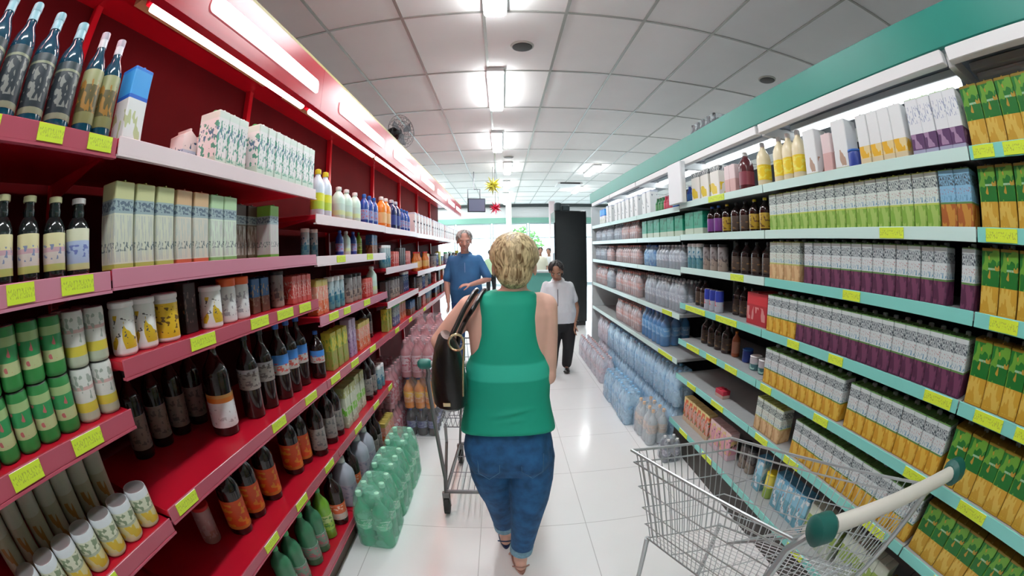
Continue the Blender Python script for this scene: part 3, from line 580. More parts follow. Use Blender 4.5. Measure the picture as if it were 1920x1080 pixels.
for j in range(2):
    for i in range(2):
        put_pack(stack[2][0], -1.02, 3.095+i*.285, -H+.001+j*(pkb.h*1.005+.003), 'pack of pink juice bottles under the shelf behind the %s stack, %s' % (('nearest', 'second')[i], ('lower', 'upper')[j]), 'drink packs stacked on the floor')
for j in range(3):
    put_pack(stack[2][0], -.715, 3.854, z3, 'pack of pink juice bottles in third stack, %s' % ('on the floor', 'second up', 'at the top')[j], 'drink packs stacked on the floor'); z3 += pkb.h*1.005+.003

# ------------------------------------------------------------------ the right side: juice, drinks, water
GB = [-.80, .47, 1.70, 2.76, 3.76, 4.76, 5.76]
GNAME = ['nearest green bay', 'second green bay', 'third green bay', 'fourth green bay', 'fifth green bay', 'farthest green bay']
ZN = [.318, .09, -.142, -.40, -.665, -.93, -1.29]; ZF = [.30, .082, -.165, -.49, -.83]
GL = ['top shelf', 'second shelf', 'third shelf', 'fourth shelf', 'fifth shelf', 'sixth shelf', 'bottom shelf']
BX = 1.80
GT = {(0,0): [(.20,.12), (.36,.09)], (0,1): [(.30,.13), (.05,.1)], (0,2): [(.28,.12)], (0,3): [(.26,.13), (.08,.12)], (0,4): [(.18,.14)], (0,5): [(.12,.14)],
      (1,1): [(.80,.12)], (1,2): [(1.02,.10)], (1,3): [(.50,.13), (1.08,.09), (1.38,.09)], (1,4): [(.50,.12), (1.10,.10), (1.55,.1)], (1,5): [(.58,.14), (1.22,.12), (1.5,.12)], (1,6): [(.6,.14), (.95,.14)],
      (2,0): [(2.1,.2)], (2,2): [(1.9,.14)], (2,3): [(1.95,.25), (2.35,.3)], (2,4): [(1.9,.14), (2.15,.14), (2.4,.2)], (2,5): [(2.0,.16), (2.4,.14)], (2,6): [(2.0,.14), (2.4,.14)], (3,3): [(2.9,.2)], (3,4): [(2.85,.3)]}
def green_bay(k, zs, low=True):
    y0, y1 = GB[k], GB[k+1]
    t = thing('shelving_unit', (1.55, (y0+y1)/2, -H), 'pale shelving bay with green price rails, %s along the right side' % ('nearest' if k == 0 else ('farthest' if k == 5 else ORD[k])), 'shelving unit', 'shelving bays under the green fascia')
    MB().box(BX, BX+.03, y0, y1, -H+.02, .575).build('back_panel', grey_back, t)
    MB().box(BX-.03, BX, y0+.001, y0+.031, -H, .575, b=.003).build('upright', grey_shelf, t)
    for i, z in enumerate(zs):
        xf = 1.28 if i < 6 else 1.26
        sh = MB().box(xf+.004, BX-.031, y0+.003, y1-.003, z-.022, z, b=.002).build('shelf', grey_shelf, t)
        MB().box(xf-.003, xf+.003, y0+.003, y1-.003, z-.036, z+.006, b=.002).build('price_rail', rail_ice if k > 2 or (k in (1, 2) and i < 2) or (k == 2 and i == 2) else rail_teal, sh)  # lower rails take the deeper teal: their shade is put into the colour
        for (ty, tw) in GT.get((k, i), []): MB().box(xf-.006, xf-.0032, ty, ty+tw, z-.033, z+.003).build('price_ticket', ptag, sh)
    if low: MB().box(1.31, BX-.04, y0+.003, y1-.003, -H, zs[-1]-.03).build('kickplate', mat('dark_kick', (.05, .045, .04), .6), t)
    if k == 5: MB().box(1.27, BX+.03, y1, y1+.03, -H, .575, b=.004).build('end_panel', mat('white_end_panel', (.62, .66, .66), .4), t)
for k in range(6): green_bay(k, ZN if k < 3 else ZF, k < 3)
fs = thing('canopy', (1.55, 2.5, .55), 'long green fascia board and white lamp trough over the right shelves', 'canopy')
MB().box(1.285, 1.31, -.8, 5.9, .640, .785, b=.004).build('fascia_board', teal_paint, fs)
MB().box(1.31, BX+.03, -.8, 5.79, .66, .675).build('trough_roof', mat('grey_blue_trough', (.28, .32, .38), .4), fs)
for k in range(6):
    y0, y1 = GB[k], GB[k+1]
    MB().box(1.275, 1.315, y0+.012, y1-.012, .585, .632, b=.004).build('trough_edge', white, fs)
    MB().box(1.316, BX, y0-.02, y0+.011, .58, .632, b=.003).build('cross_frame', white, fs)
    on = {0: .0, 1: 2.2}.get(k, 9.0)
    MB().box(1.50, 1.56, y0+.03, y1-.03, .63, .659, b=.004).build('lamp_holder', white, fs)
    MB().tube([(1.53, y0+.05, .612), (1.53, y1-.05, .612)], .016, 10).build('light_tube', mat('tube_%d' % int(on), (.8, .82, .85), .4, emit=(.9, .97, 1), es=on), fs)

def juice(nm, desc, top, low, low2, line=(.10,.22,.06), w=.059, h=.18, d=.085, th=.5):
    return carton('juice_carton', desc, w, d, h, graphic(nm, [(0, low), (.40, line), (.43, top), (.955, line)],
        [(.03, .40, low2, (3.5, 3.5, 3), th), (.70, .88, (.05,.07,.09), (26, 26, 20), .50), (.56, .66, (.35,.06,.07), (22, 22, 24), .62), (.45, .54, (.12,.28,.42), (12, 12, 12), .55)]),
        mat('grey_screw_cap', (.3, .34, .34), .4), capx=.5)
PW = (.56, .62, .62)
j_app = juice('apple_juice_print', 'white and green juice carton', (.60,.68,.62), (.20,.38,.05), (.34,.50,.12), (.45,.55,.10))
j_grp = juice('grape_juice_print', 'white and purple juice carton', PW, (.08,.02,.055), (.16,.045,.10))
j_org = juice('orange_juice_print', 'white and orange juice carton', PW, (.55,.28,.02), (.66,.42,.06))
j_pch = juice('peach_juice_print', 'white and peach juice carton', (.55,.62,.55), (.50,.30,.14), (.62,.42,.22), (.40,.45,.12))
j_blu = juice('blue_juice_print', 'pale blue and rust juice carton', (.22,.45,.62), (.35,.10,.02), (.50,.24,.04), w=.07)
j_grn = carton('juice_carton', 'green and golden juice carton', .078, .085, .19, graphic('green_gold_juice_print', [(0, (.52,.30,.03)), (.42, (.01,.14,.02)), (.66, (.28,.48,.30)), (.69, (.012,.15,.02)), (.93, (.22,.14,.01))],
      [(.05, .42, (.62,.42,.08), (4, 4, 5), .5), (.42, .95, (.12,.30,.03), (2.2, 2.2, 4), .54), (.5, .9, (.40,.24,.03), (3.1, 3.1, 5), .60)]), mat('grey_screw_cap', (0,0,0)), capx=.5)
bigw_y = carton('juice_carton', 'white carton with orange fruit picture', .062, .09, .20, graphic('white_orange_pack_print', [(0, (.66,.55,.35)), (.15, (.75,.60,.30)), (.38, (.78,.80,.80))], [(.16, .38, (.75,.42,.02), (2.5, 2.5, 4), .5)]))
bigw_p = carton('juice_carton', 'white carton with dark berry picture', .062, .09, .20, graphic('white_berry_print', [(0, (.35,.36,.5)), (.12, (.10,.04,.12)), (.38, (.76,.78,.80)), (.96, (.5,.65,.45))], [(.14, .38, (.35,.22,.35), (2.5, 2.5, 4), .56), (.55, .85, (.3,.35,.5), (12, 12, 12), .58)]))
tallw = carton('white_carton', 'plain tall white carton', .085, .085, .21, graphic('plain_white_print', [(0, (.45,.5,.35)), (.08, WH)], [(.1, .4, (.45,.3,.22), (3, 3, 3), .58)]))
yelb = jug('cordial_bottle', 'yellow drink bottle with white shoulders', .075, .07, .235, mat('cream_plastic', (.78, .68, .45), .3), p_white, graphic('bright_yellow_label', [(0, (.80,.58,.02))], [(.1, .9, (.8,.72,.1), (3, 3, 4), .55)]))
rjug = jug('cordial_bottle', 'dark maroon jug bottle', .09, .08, .22, mat('maroon_plastic', (.09, .015, .02), .2), p_white, graphic('maroon_label', [(0, (.22,.04,.06))], []))
pinkp = carton('pink_packet', 'pale pink packet', .06, .06, .17, graphic('pale_pink_print', [(0, (.65,.40,.38)), (.5, (.75,.6,.6))], []), cat='packet')
whitey = carton('white_packet', 'white packet with yellow spot', .12, .08, .20, graphic('white_yellow_spot_print', [(0, (.78,.76,.70)), (.8, (.7,.72,.7))], [(.1, .45, (.75,.55,.02), (2, 2, 2.5), .54), (.80, .95, (.04,.05,.06), (8, 14, 7), .47)]), cat='packet')
smallb = [bottle('small_bottle', d, .13, .024, mat('small_'+n, c, .25), p_white, graphic('small_lab_'+n, [(0, l)], []), (.15, .5), .6, .45) for n, d, c, l in
          (('blue', 'small blue bottle', (.01,.05,.30), (.03,.15,.45)), ('red', 'small red bottle', (.4,.02,.05), (.6,.1,.15)), ('green', 'small dark green bottle', (.02,.15,.05), (.1,.3,.12)))]
winey = bottle('drink_bottle', 'dark bottle with yellow label', .19, .036, cola, p_yel, graphic('mustard_label', [(0, (.40,.26,.02))], [(.1, .9, (.12,.05,.01), (4, 4, 5), .56)]), (.1, .55))
winep = bottle('drink_bottle', 'dark bottle with purple label', .19, .038, cola, p_blue, graphic('purple_label', [(0, (.16,.04,.22))], []), (.1, .55))
wineb = bottle('drink_bottle', 'plain black drink bottle', .18, .038, cola, p_blk, graphic('dim_brown_label', [(0, (.06,.04,.03))], [(.1, .9, (.25,.14,.05), (4, 4, 5), .62)]), (.1, .55))
rbcan = can('drink_can', 'blue silver and red can', .03, .135, graphic('blue_silver_print', [(0, (.4,.42,.48)), (.5, (.02,.04,.30))], [(.3, .7, (.55,.05,.06), (3, 3, 3), .56)]), p_tin)
gbox = carton('green_box', 'dark green box with pale base', .14, .12, .16, graphic('green_pale_base_print', [(0, (.45,.55,.42)), (.28, (.01,.26,.15))], [(.4, .9, (.0,.15,.08), (4, 4, 4), .55)]), cat='box')
cup = can('yogurt_cup', 'small pale and teal cup', .036, .075, graphic('cup_print', [(0, (.05,.14,.16)), (.5, (.45,.42,.45))], [(.1, .6, (.3,.5,.45), (3, 3, 4), .55)]), p_white, 'cup', .08)
orangebot = bottle('drink_bottle', 'slim orange brown bottle', .16, .028, mat('rust_plastic', (.35, .09, .03), .3), p_org, graphic('rust_label', [(0, (.50,.22,.14))], []), (.15, .6))
bluecap = can('jar', 'small blue jar', .035, .07, graphic('blue_jar_print', [(0, (.02,.05,.30))], []), p_blue, 'jar', .12)
redthing = carton('red_packet', 'small red and white packet', .10, .06, .05, graphic('red_white_small', [(0, (.5,.35,.3)), (.4, (.5,.03,.06))], []), cat='packet')
ocart = carton('juice_carton', 'cream carton with orange and red fruit', .07, .07, .19, graphic('cream_fruit_print', [(0, (.6,.45,.3)), (.2, (.62,.35,.30)), (.75, (.72,.6,.25))], [(.2, .9, (.65,.12,.04), (3, 3, 4), .52), (.2, .8, (.10,.16,.05), (4, 4, 5), .60)]))
pcart = carton('juice_carton', 'pink carton with fruit print', .07, .07, .19, graphic('pink_fruit_print', [(0, (.6,.45,.5)), (.2, (.65,.30,.36)), (.8, (.7,.5,.5))], [(.2, .9, (.7,.5,.2), (3, 3, 4), .56), (.2, .8, (.10,.10,.05), (4, 4, 5), .62)]))
bcart = carton('milk_carton', 'light blue milk carton', .075, .07, .20, graphic('light_blue_print', [(0, (.15,.38,.48)), (.5, (.25,.52,.66)), (.85, (.10,.35,.55))], [(.1, .9, (.65,.72,.75), (3, 3, 4), .56), (.2, .6, (.3,.1,.1), (6, 6, 8), .66)]))
lgcart = carton('milk_carton', 'olive green and white carton', .08, .07, .20, graphic('olive_white_print', [(0, (.42,.48,.38)), (.35, (.30,.42,.10)), (.7, (.55,.6,.5))], [(.1, .9, (.62,.65,.6), (4, 4, 5), .6)]))
ypot = can('tub', 'yellow and green tub', .036, .14, graphic('yellow_green_tub', [(0, (.30,.42,.08)), (.5, (.70,.58,.08))], []), p_yel, 'tub', .1)
redcrate = carton('crate_box', 'red plastic crate box', .20, .18, .17, graphic('red_crate_print', [(0, (.40,.02,.03)), (.62, (.55,.03,.04))], [(.15, .55, (.60,.25,.24), (6, 7, 2.2), .54)]), cat='crate')
def R_(k, i): return (ZN if k < 3 else ZF)[i]
def wg(k, i): return '%s of %s' % (GL[i], GNAME[k])
xr = 1.28
run(1, ZN[0], wg(0,0), [(j_grn, -.10, 7, {'back': .02})])
for i in (1, 2, 3, 4, 5): run(1, ZN[i], wg(0,i), [(j_grn, -.10 if i < 4 else -.34, 7 if i < 4 else 10, {'back': .02})])
run(1, ZN[6], wg(0,6), [(j_grn, -.34, 10, {'back': .02})], xf=1.26)
run(1, ZN[0], wg(1,0), [(bigw_p, .485, 4), (bigw_y, .765, 4), (bluecap, 1.03, 1, {'back': .02}), (tallw, 1.09, 1), (pinkp, 1.19, 1), (tallw, 1.29, 1, {'more': 1}), (yelb, 1.41, 3)])
run(1, ZN[0], wg(2,0), [(yelb, 1.72, 1), (rjug, 1.90, 1), (pinkp, 2.02, 2), (whitey, 2.20, 3, {'pitch': .14}), (smallb[0], 2.66, 1)])
run(1, ZF[0], wg(3,0), [(smallb[0], 2.80, 3, {'pitch': .062}), (smallb[1], 2.99, 3, {'pitch': .06}), (smallb[2], 3.18, 3, {'pitch': .06}), (wcart, 3.45, 2, {'pitch': .13})])
run(1, ZF[0], wg(4,0), [(wcart, 3.80, 6, {'pitch': .15})])
run(1, ZF[0], wg(5,0), [(wcart, 4.80, 2, {'pitch': .15}), (Spec(bluecart.name, 'bright blue carton', bluecart.cat, bluecart.w, bluecart.d, bluecart.h, bluecart.parts), 5.15, 3, {'pitch': .09})])
run(1, ZN[1], wg(1,1), [(j_blu, .49, 2, {'back': .02}), (j_app, .638, 17, {'back': .02, 'pitch': .0615})])
run(1, ZN[2], wg(1,2), [(j_grp, .485, 1, {'back': .02}), (j_grp, .61, 13, {'back': .02, 'pitch': .0615}), (j_pch, 1.445, 4, {'back': .02})])
run(1, ZN[3], wg(1,3), [(j_grp, .485, 16, {'back': .02, 'pitch': .060}), (j_org, 1.450, 4, {'back': .02})])
run(1, ZN[4], wg(1,4), [(j_org, .485, 9, {'back': .02, 'pitch': .0605}), (Spec(j_org.name, 'white and amber juice carton', j_org.cat, j_org.w, j_org.d, j_org.h, j_org.parts), 1.07, 10, {'back': .02, 'pitch': .0605})])
run(1, ZN[5], wg(1,5), [(j_org, .485, 14, {'back': .02, 'pitch': .0615}), (j_pch, 1.45, 4, {'back': .02})])
run(1, ZN[6], wg(1,6), [(lgcart, .49, 4, {'back': .08}), (lgcart, .86, 3, {'back': .08}), (bcart, 1.12, 4, {'back': .08}), (ypot, 1.46, 1, {'back': .08}), (bcart, 1.56, 1, {'more': 1, 'back': .08})], xf=1.26)
run(1, ZN[6], wg(2,6), [(greyjar, 1.74, 2, {'back': .12, 'pitch': .08}), (pcart, 1.95, 4, {'back': .08}), (ocart, 2.26, 6, {'back': .08})], xf=1.26)
run(1, ZN[1], wg(2,1), [(winey, 1.73, 2, {'pitch': .1}), (wineb, 1.93, 2, {'pitch': .1}), (winey, 2.15, 1), (winep, 2.25, 2, {'pitch': .09}), (gbox, 2.46, 2)])
run(1, ZN[2], wg(2,2), [(wineb, 1.74, 4, {'pitch': .11, 'back': .06}), (greyjar, 2.20, 3, {'pitch': .1}), (tealcan, 2.52, 3, {'pitch': .07})])
run(1, ZN[3], wg(2,3), [(redcrate, 1.72, 1, {'back': .04}), (wineb, 1.96, 3, {'back': .10}), (rbcan, 2.24, 3, {'pitch': .075}), (wineb, 2.50, 2, {'back': .06})])
run(1, ZN[4], wg(2,4), [(cup, 1.74, 2, {'pitch': .09, 'back': .07}), (bluecap, 2.0, 1, {'back': .12}), (orangebot, 2.14, 1, {'back': .12}), (wineb, 2.22, 4, {'pitch': .1, 'back': .10})])
run(1, ZN[5], wg(2,5), [(redthing, 2.13, 1, {'back': .06})])
run(1, ZF[1], wg(3,1), [(gbox, 2.79, 6, {'pitch': .155})])
# packs of drinks on the far shelves
def drink(nm, body, cap, lab, h=.185, r=.033): return bottle('bottle', nm, h, r, body, cap, lab, (.3, .58), .66)
d_pink = drink('pink water bottle', mat('pinkish_clear', (.42, .26, .24), .15), pt('salmon', (.7,.25,.2)), graphic('salmon_label', [(0, (.62,.28,.22))], [(.1, .9, (.7,.6,.6), (4, 4, 4), .55)]))
d_grey = drink('grey water bottle', mat('greyish_clear', (.25, .28, .32), .15), p_white, graphic('slate_label', [(0, (.35,.38,.45))], [(.1, .9, (.6,.62,.66), (4, 4, 4), .55)]))
d_blue = drink('blue water bottle', mat('blue_drink', (.03, .18, .42), .15), p_blue, graphic('azure_label', [(0, (.10,.32,.6))], [(.1, .9, (.3,.5,.7), (4, 4, 4), .55)]))
w15 = bottle('bottle', 'water bottle', .30, .042, mat('water_clear', (.60, .72, .80), .12), pt('sky_cap', (.25,.55,.8)), graphic('water_label', [(0, (.55,.70,.82)), (.5, (.30,.55,.78))], [(.1, .9, (.7,.8,.85), (4, 4, 5), .55)]), (.35, .60), .66)
w15p = bottle('bottle', 'rosy water bottle', .30, .042, mat('rosy_clear', (.66, .60, .66), .12), pt('rosy_cap', (.7,.4,.38)), graphic('rosy_label', [(0, (.62,.45,.5))], [(.1, .9, (.75,.7,.72), (4, 4, 5), .55)]), (.35, .60), .66)
w15o = bottle('bottle', 'clear bottle with orange cap', .30, .042, mat('greyish_water', (.52, .56, .58), .12), pt('apricot_cap', (.75,.45,.22)), graphic('peach_label', [(0, (.66,.52,.42))], [(.1, .9, (.75,.7,.68), (4, 4, 5), .55)]), (.35, .60), .66)
kp = pack('bottle_pack', 'clear wrapped pack of pink bottles', d_pink, 3, 4, film_c, gap=0)
kg = pack('bottle_pack', 'clear wrapped pack of grey bottles', d_grey, 3, 4, film_c, gap=0)
kb = pack('bottle_pack', 'wrapped pack of blue bottles', d_blue, 3, 4, film_b, gap=0)
t_pink = drink('tall pink', MATS['pinkish_clear'], MATS['plastic_salmon'], MATS['salmon_label'], .235, .033)
t_grey = drink('tall grey', MATS['greyish_clear'], p_white, MATS['slate_label'], .235, .033)
t_blue = drink('tall blue', MATS['blue_drink'], p_blue, MATS['azure_label'], .275, .045)
tp = pack('bottle_pack', 'clear wrapped pack of tall pink bottles', t_pink, 3, 4, film_c, gap=0)
tg = pack('bottle_pack', 'clear wrapped pack of tall grey bottles', t_grey, 3, 4, film_c, gap=0)
tbp = pack('bottle_pack', 'wrapped pack of large blue bottles', t_blue, 3, 3, film_d, gap=0)
run(1, ZF[1], wg(4,1), [(kp, 3.85, 2, {'pitch': .289}), (kg, 4.44, 1)])
run(1, ZF[1], wg(5,1), [(kg, 4.80, 3, {'pitch': .29})])
run(1, ZF[2], wg(3,2), [(kg, 2.80, 2, {'pitch': .289}), (kb, 3.40, 1)])
run(1, ZF[2], wg(4,2), [(kp, 3.82, 3, {'pitch': .289})])
run(1, ZF[2], wg(5,2), [(kp, 4.82, 1), (kg, 5.14, 2, {'pitch': .289})])
run(1, ZF[3], wg(3,3), [(tg, 2.80, 3, {'pitch': .29})])
run(1, ZF[3], wg(4,3), [(tp, 3.82, 3, {'pitch': .289})])
run(1, ZF[3], wg(5,3), [(tg, 4.82, 1), (tp, 5.14, 2, {'pitch': .289})])
run(1, ZF[4], wg(3,4), [(tbp, 3.16, 2, {'pitch': .295})])
run(1, ZF[4], wg(4,4), [(tp, 3.80, 3, {'pitch': .289})])
kw = pack('bottle_pack', 'blue tinted pack of water bottles', w15, 2, 3, film_b)
kr = pack('bottle_pack', 'rosy pack of water bottles', w15p, 2, 3, film_c)
ko = pack('bottle_pack', 'clear pack of orange-capped bottles', w15o, 2, 2, film_c)
n = 0
for j in range(2):           # the long row under the shelves, two high
    for i in range(10):
        y = 2.935+i*.279
        sp, cl = (kr, 'rosy') if i >= 8 else (kw, 'blue')
        put_pack(sp, 1.40, y, -H+.001+j*(.3015+.004), '%s wrapped water bottle pack under the far shelves, %s layer, %s pack from near' % (cl, ('lower', 'upper')[j], ORD[i].replace('nearest', 'first')), 'water packs in the long row under the shelves')
for i in range(3):
    put_pack(kw, 1.12+.012*(i % 2), 3.36+i*.285, -H+.001, 'blue wrapped water bottle pack standing out on the floor, %s of three' % ('nearest', 'middle', 'farthest')[i], 'blue water packs out on the floor')
for i in range(5):
    put_pack(kr, 1.17, 4.55+i*.28, -H+.001, 'rosy wrapped bottle pack on the floor beside the clerk, %s of five' % ORD[i], 'rosy water packs out on the floor')
put_pack(ko, 1.18, 3.07, -H+.001, 'clear pack of orange-capped bottles at the near end of the floor packs', 'orange capped bottle packs')
put_pack(ko, 1.19, 2.875, -H+.001, 'clear pack of orange-capped bottles in front of the other one, nearest on the floor', 'orange capped bottle packs')
kd = pack('bottle_pack', 'x', drink('dark', mat('smoky_clear', (.12, .13, .16), .15), p_white, graphic('smoky_label', [(0, (.25,.26,.32))], [(.1, .9, (.6,.6,.66), (4, 4, 4), .52)])), 2, 2, film_c)
put_pack(kd, 1.20, 2.55, -H+.001, 'small wrapped pack of smoky grey bottles on the floor by the cart', None)
tag(MB().box(1.235, 1.275, 2.62, 2.86, .30, .60, b=.006).build('white_sign_box', mat('white_card', (.78, .8, .82), .5)), 'white card box standing at the shelf front before the green fascia', 'box').location.z += .015

# ------------------------------------------------------------------ things on top of and above the shelving
def fan(x, y, z):
    t = thing('fan', (x, y, .945), 'black caged fan standing on top of the red shelving canopy', 'fan')
    MB().lathe([(.09, 0), (.09, .02), (.02, .03)], 20, (x, y, .945)).build('base', black, t)
    MB().tube([(x, y, .96), (x, y, z-.08)], .014, 10).build('pole', black, t)
    R = Matrix.Rotation(math.radians(-35), 3, 'Z') @ Matrix.Rotation(math.radians(90), 3, 'Y')
    c = Vector((x, y, z))
    MB().ell(c, (.085, .085, .12), 18, 10, 0, R).build('motor', black, t)
    cg = MB(); ax = R @ Vector((0, 0, 1)); u = R @ Vector((1, 0, 0)); v = R @ Vector((0, 1, 0)); f = c+ax*.14
    for rr_, o in ((.06, .05), (.11, .045), (.16, .03), (.20, 0), (.16, -.05), (.10, -.06)):
        cg.tube([f+ax*o+(u*math.cos(q)+v*math.sin(q))*rr_ for q in [2*math.pi*k/28 for k in range(28)]], .0022, 5, closed=True)
    for k in range(24):
        q = 2*math.pi*k/24; d = u*math.cos(q)+v*math.sin(q)
        cg.tube([f+ax*.052+d*.03, f+ax*.045+d*.11, f+ax*.03+d*.16, f+d*.20, f-ax*.05+d*.16, f-ax*.06+d*.08], .0014, 4)
    cg.build('cage', mat('dark_wire', (.06, .06, .065), .4, .6), t)
    for k in range(3):
        q = 2*math.pi*k/3; d = u*math.cos(q)+v*math.sin(q); e = v*math.cos(q)-u*math.sin(q)
        MB().add([f+d*.03-e*.02-ax*.01, f+d*.15-e*.05-ax*.015, f+d*.16+e*.05+ax*.015, f+d*.03+e*.02+ax*.01,
                  f+d*.03-e*.02-ax*.007, f+d*.15-e*.05-ax*.012, f+d*.16+e*.05+ax*.018, f+d*.03+e*.02+ax*.013],
                 [(0,1,2,3),(7,6,5,4),(0,4,5,1),(1,5,6,2),(2,6,7,3),(3,7,4,0)]).build('blade', mat('smoke_blade', (.12, .12, .13), .3), t)
fan(-1.24, 4.55, 1.38)
tag(MB().box(-1.28, -1.12, 2.98, 3.30, .9255, 1.04, b=.01).box(-1.24, -1.18, 3.3, 3.42, .9255, 1.02, 0, .01).build('storage_box', mat('navy_card', (.03, .04, .09), .6)), 'small navy box lying on top of the red canopy', 'box')
kt = pack('bottle_pack', 'x', drink('dk', mat('near_black_clear', (.02, .025, .03), .15), p_blk, graphic('near_black_label', [(0, (.10,.12,.16))], []), .27, .04), 3, 5, film_c)
put_pack(kt, 1.55, 2.62, .676, 'pack of dark bottles on top of the shelving behind the green fascia', None)
def star(name, c, r, n, m, label, cord_from):
    t = thing(name, c, label, 'hanging decoration')
    mb = MB(); rr_ = random.Random(3); c = Vector(c)
    for i in range(n):
        k = i+.5; ph = math.acos(1-2*k/n); th = math.pi*(1+5**.5)*k
        d = Vector((math.cos(th)*math.sin(ph), math.sin(th)*math.sin(ph), math.cos(ph)))
        u = d.orthogonal().normalized(); v = d.cross(u); L_ = r*(1 if i % 2 else .8)
        b = [c+d*r*.12+(u*math.cos(q)+v*math.sin(q))*r*.17 for q in (0, 1.57, 3.14, 4.71)]
        mb.add(b+[c+d*L_], [(0,1,2,3), (0,4,1), (1,4,2), (2,4,3), (3,4,0)])
    mb.build('points', m, t, 0)
    MB().tube([cord_from, c+Vector((0, 0, r*.3))], .006, 6).build('cord', mat('dark_cord', (.1,.1,.09), .6), t)
star('star_decoration', (-.19, 9.0, 1.40), .24, 26, mat('gold_foil', (.62, .56, .08), .25, .5), 'spiky yellow foil star hanging from the ceiling', (-.19, 9.0, C))
star('star_decoration', (-.145, 9.3, .93), .185, 22, mat('red_foil', (.62, .02, .06), .25, .4), 'spiky red foil star hanging below the yellow star', (-.145, 9.3, C))
t = thing('monitor', (-.60, 9.5, 1.0), 'grey monitor hanging from the ceiling left of the stars', 'monitor')
Rm = Matrix.Rotation(math.radians(20), 3, 'Z')
def rbox(mb, c, x0, x1, y0, y1, z0, z1, m=0, b=0):
    t_ = MB().box(x0, x1, y0, y1, z0, z1, m, b); mb.add([Vector(c)+Rm @ Vector(v) for v in t_.v], t_.f, m); return mb
mc = (-.58, 9.5, 1.02)
rbox(MB(), mc, -.21, .21, -.02, .04, -.16, .16, 0, .01).build('case', black, t)
rbox(MB(), mc, -.19, .19, -.024, -.0205, -.14, .14).build('screen', mat('screen_glow', (.05, .05, .07), .2, emit=(.22, .24, .36), es=.6), t)
MB().tube([(-.64, 9.52, C), (-.64, 9.52, 1.40), (-.78, 9.5, 1.40), (-.78, 9.5, 1.02), (-.70, 9.5, 1.02)], .014, 8).tube([(-.64, 9.52, 1.40), (-.5, 9.55, 1.40), (-.5, 9.55, 1.16)], .014, 8).build('bracket', dmetal, t)
# far end of the aisle
t = thing('fridge', (1.36, 8.35, -H), 'tall black drinks fridge seen from its side beyond the shelves', 'fridge')
MB().box(1.03, 1.66, 8.0, 8.7, -H+.08, .73, b=.012).build('cabinet', mat('black_gloss', (.006, .008, .009), .22), t)
MB().box(1.05, 1.64, 8.03, 8.67, -H, -H+.08).build('plinth', black, t)
MB().box(1.018, 1.029, 8.05, 8.65, -H+.3, .50, b=.004).build('door', mat('fridge_glass', (.02, .03, .035), .06), t)
MB().tube([(1.005, 8.12, -.6), (1.005, 8.12, -.1)], .01, 8).build('handle', chrome, t)
tag(MB().box(.98, 1.10, 8.05, 8.3, .731, .90, b=.03).box(1.12, 1.28, 8.1, 8.4, .731, .86, 0, .03).build('storage_bag', mat('dark_bag', (.03, .05, .055), .7)), 'dark bag lying on top of the black fridge', 'bag').location.x += .07
t = thing('checkout_counter', (1.0, 10.6, -H), 'teal checkout counter behind the shoppers at the aisle end', 'counter')
MB().box(.25, 1.9, 10.3, 10.9, -H, -.62, b=.01).build('body', mat('teal_counter', (.08, .28, .24), .5), t)
MB().box(.2, 1.95, 10.25, 10.95, -.62, -.58, b=.006).build('worktop', mat('grey_worktop', (.4, .42, .42), .35), t)
r3 = random.Random(5); g = MB()
for i in range(420):
    ph, th = math.acos(r3.uniform(-1, 1)), r3.uniform(0, 6.283); rr_ = r3.uniform(.6, 1)
    c = Vector((1.1+1.1*rr_*math.cos(th)*math.sin(ph), 22+1.0*rr_*math.sin(th)*math.sin(ph), .15+1.0*rr_*math.cos(ph)))
    u = Vector((r3.uniform(-1, 1), r3.uniform(-1, 1), r3.uniform(-1, 1))).normalized(); v = u.orthogonal().normalized(); w_ = u.cross(v)
    g.add([c-u*.14, c+v*.07+w_*.02, c+u*.14, c-v*.07+w_*.02], [(0, 1, 2, 3)])
t = thing('tree', (1.1, 22, -H-.05), 'leafy green tree outside the shop window', 'tree')
g.build('foliage', mat('leaf_green', (.10, .30, .02), .6), t, 0)
MB().tube([(1.1, 22, -H-.05), (1.12, 22, -.8), (1.08, 22, .2)], [.09, .07, .05], 10).build('trunk', mat('bark', (.12, .08, .05), .8), t)

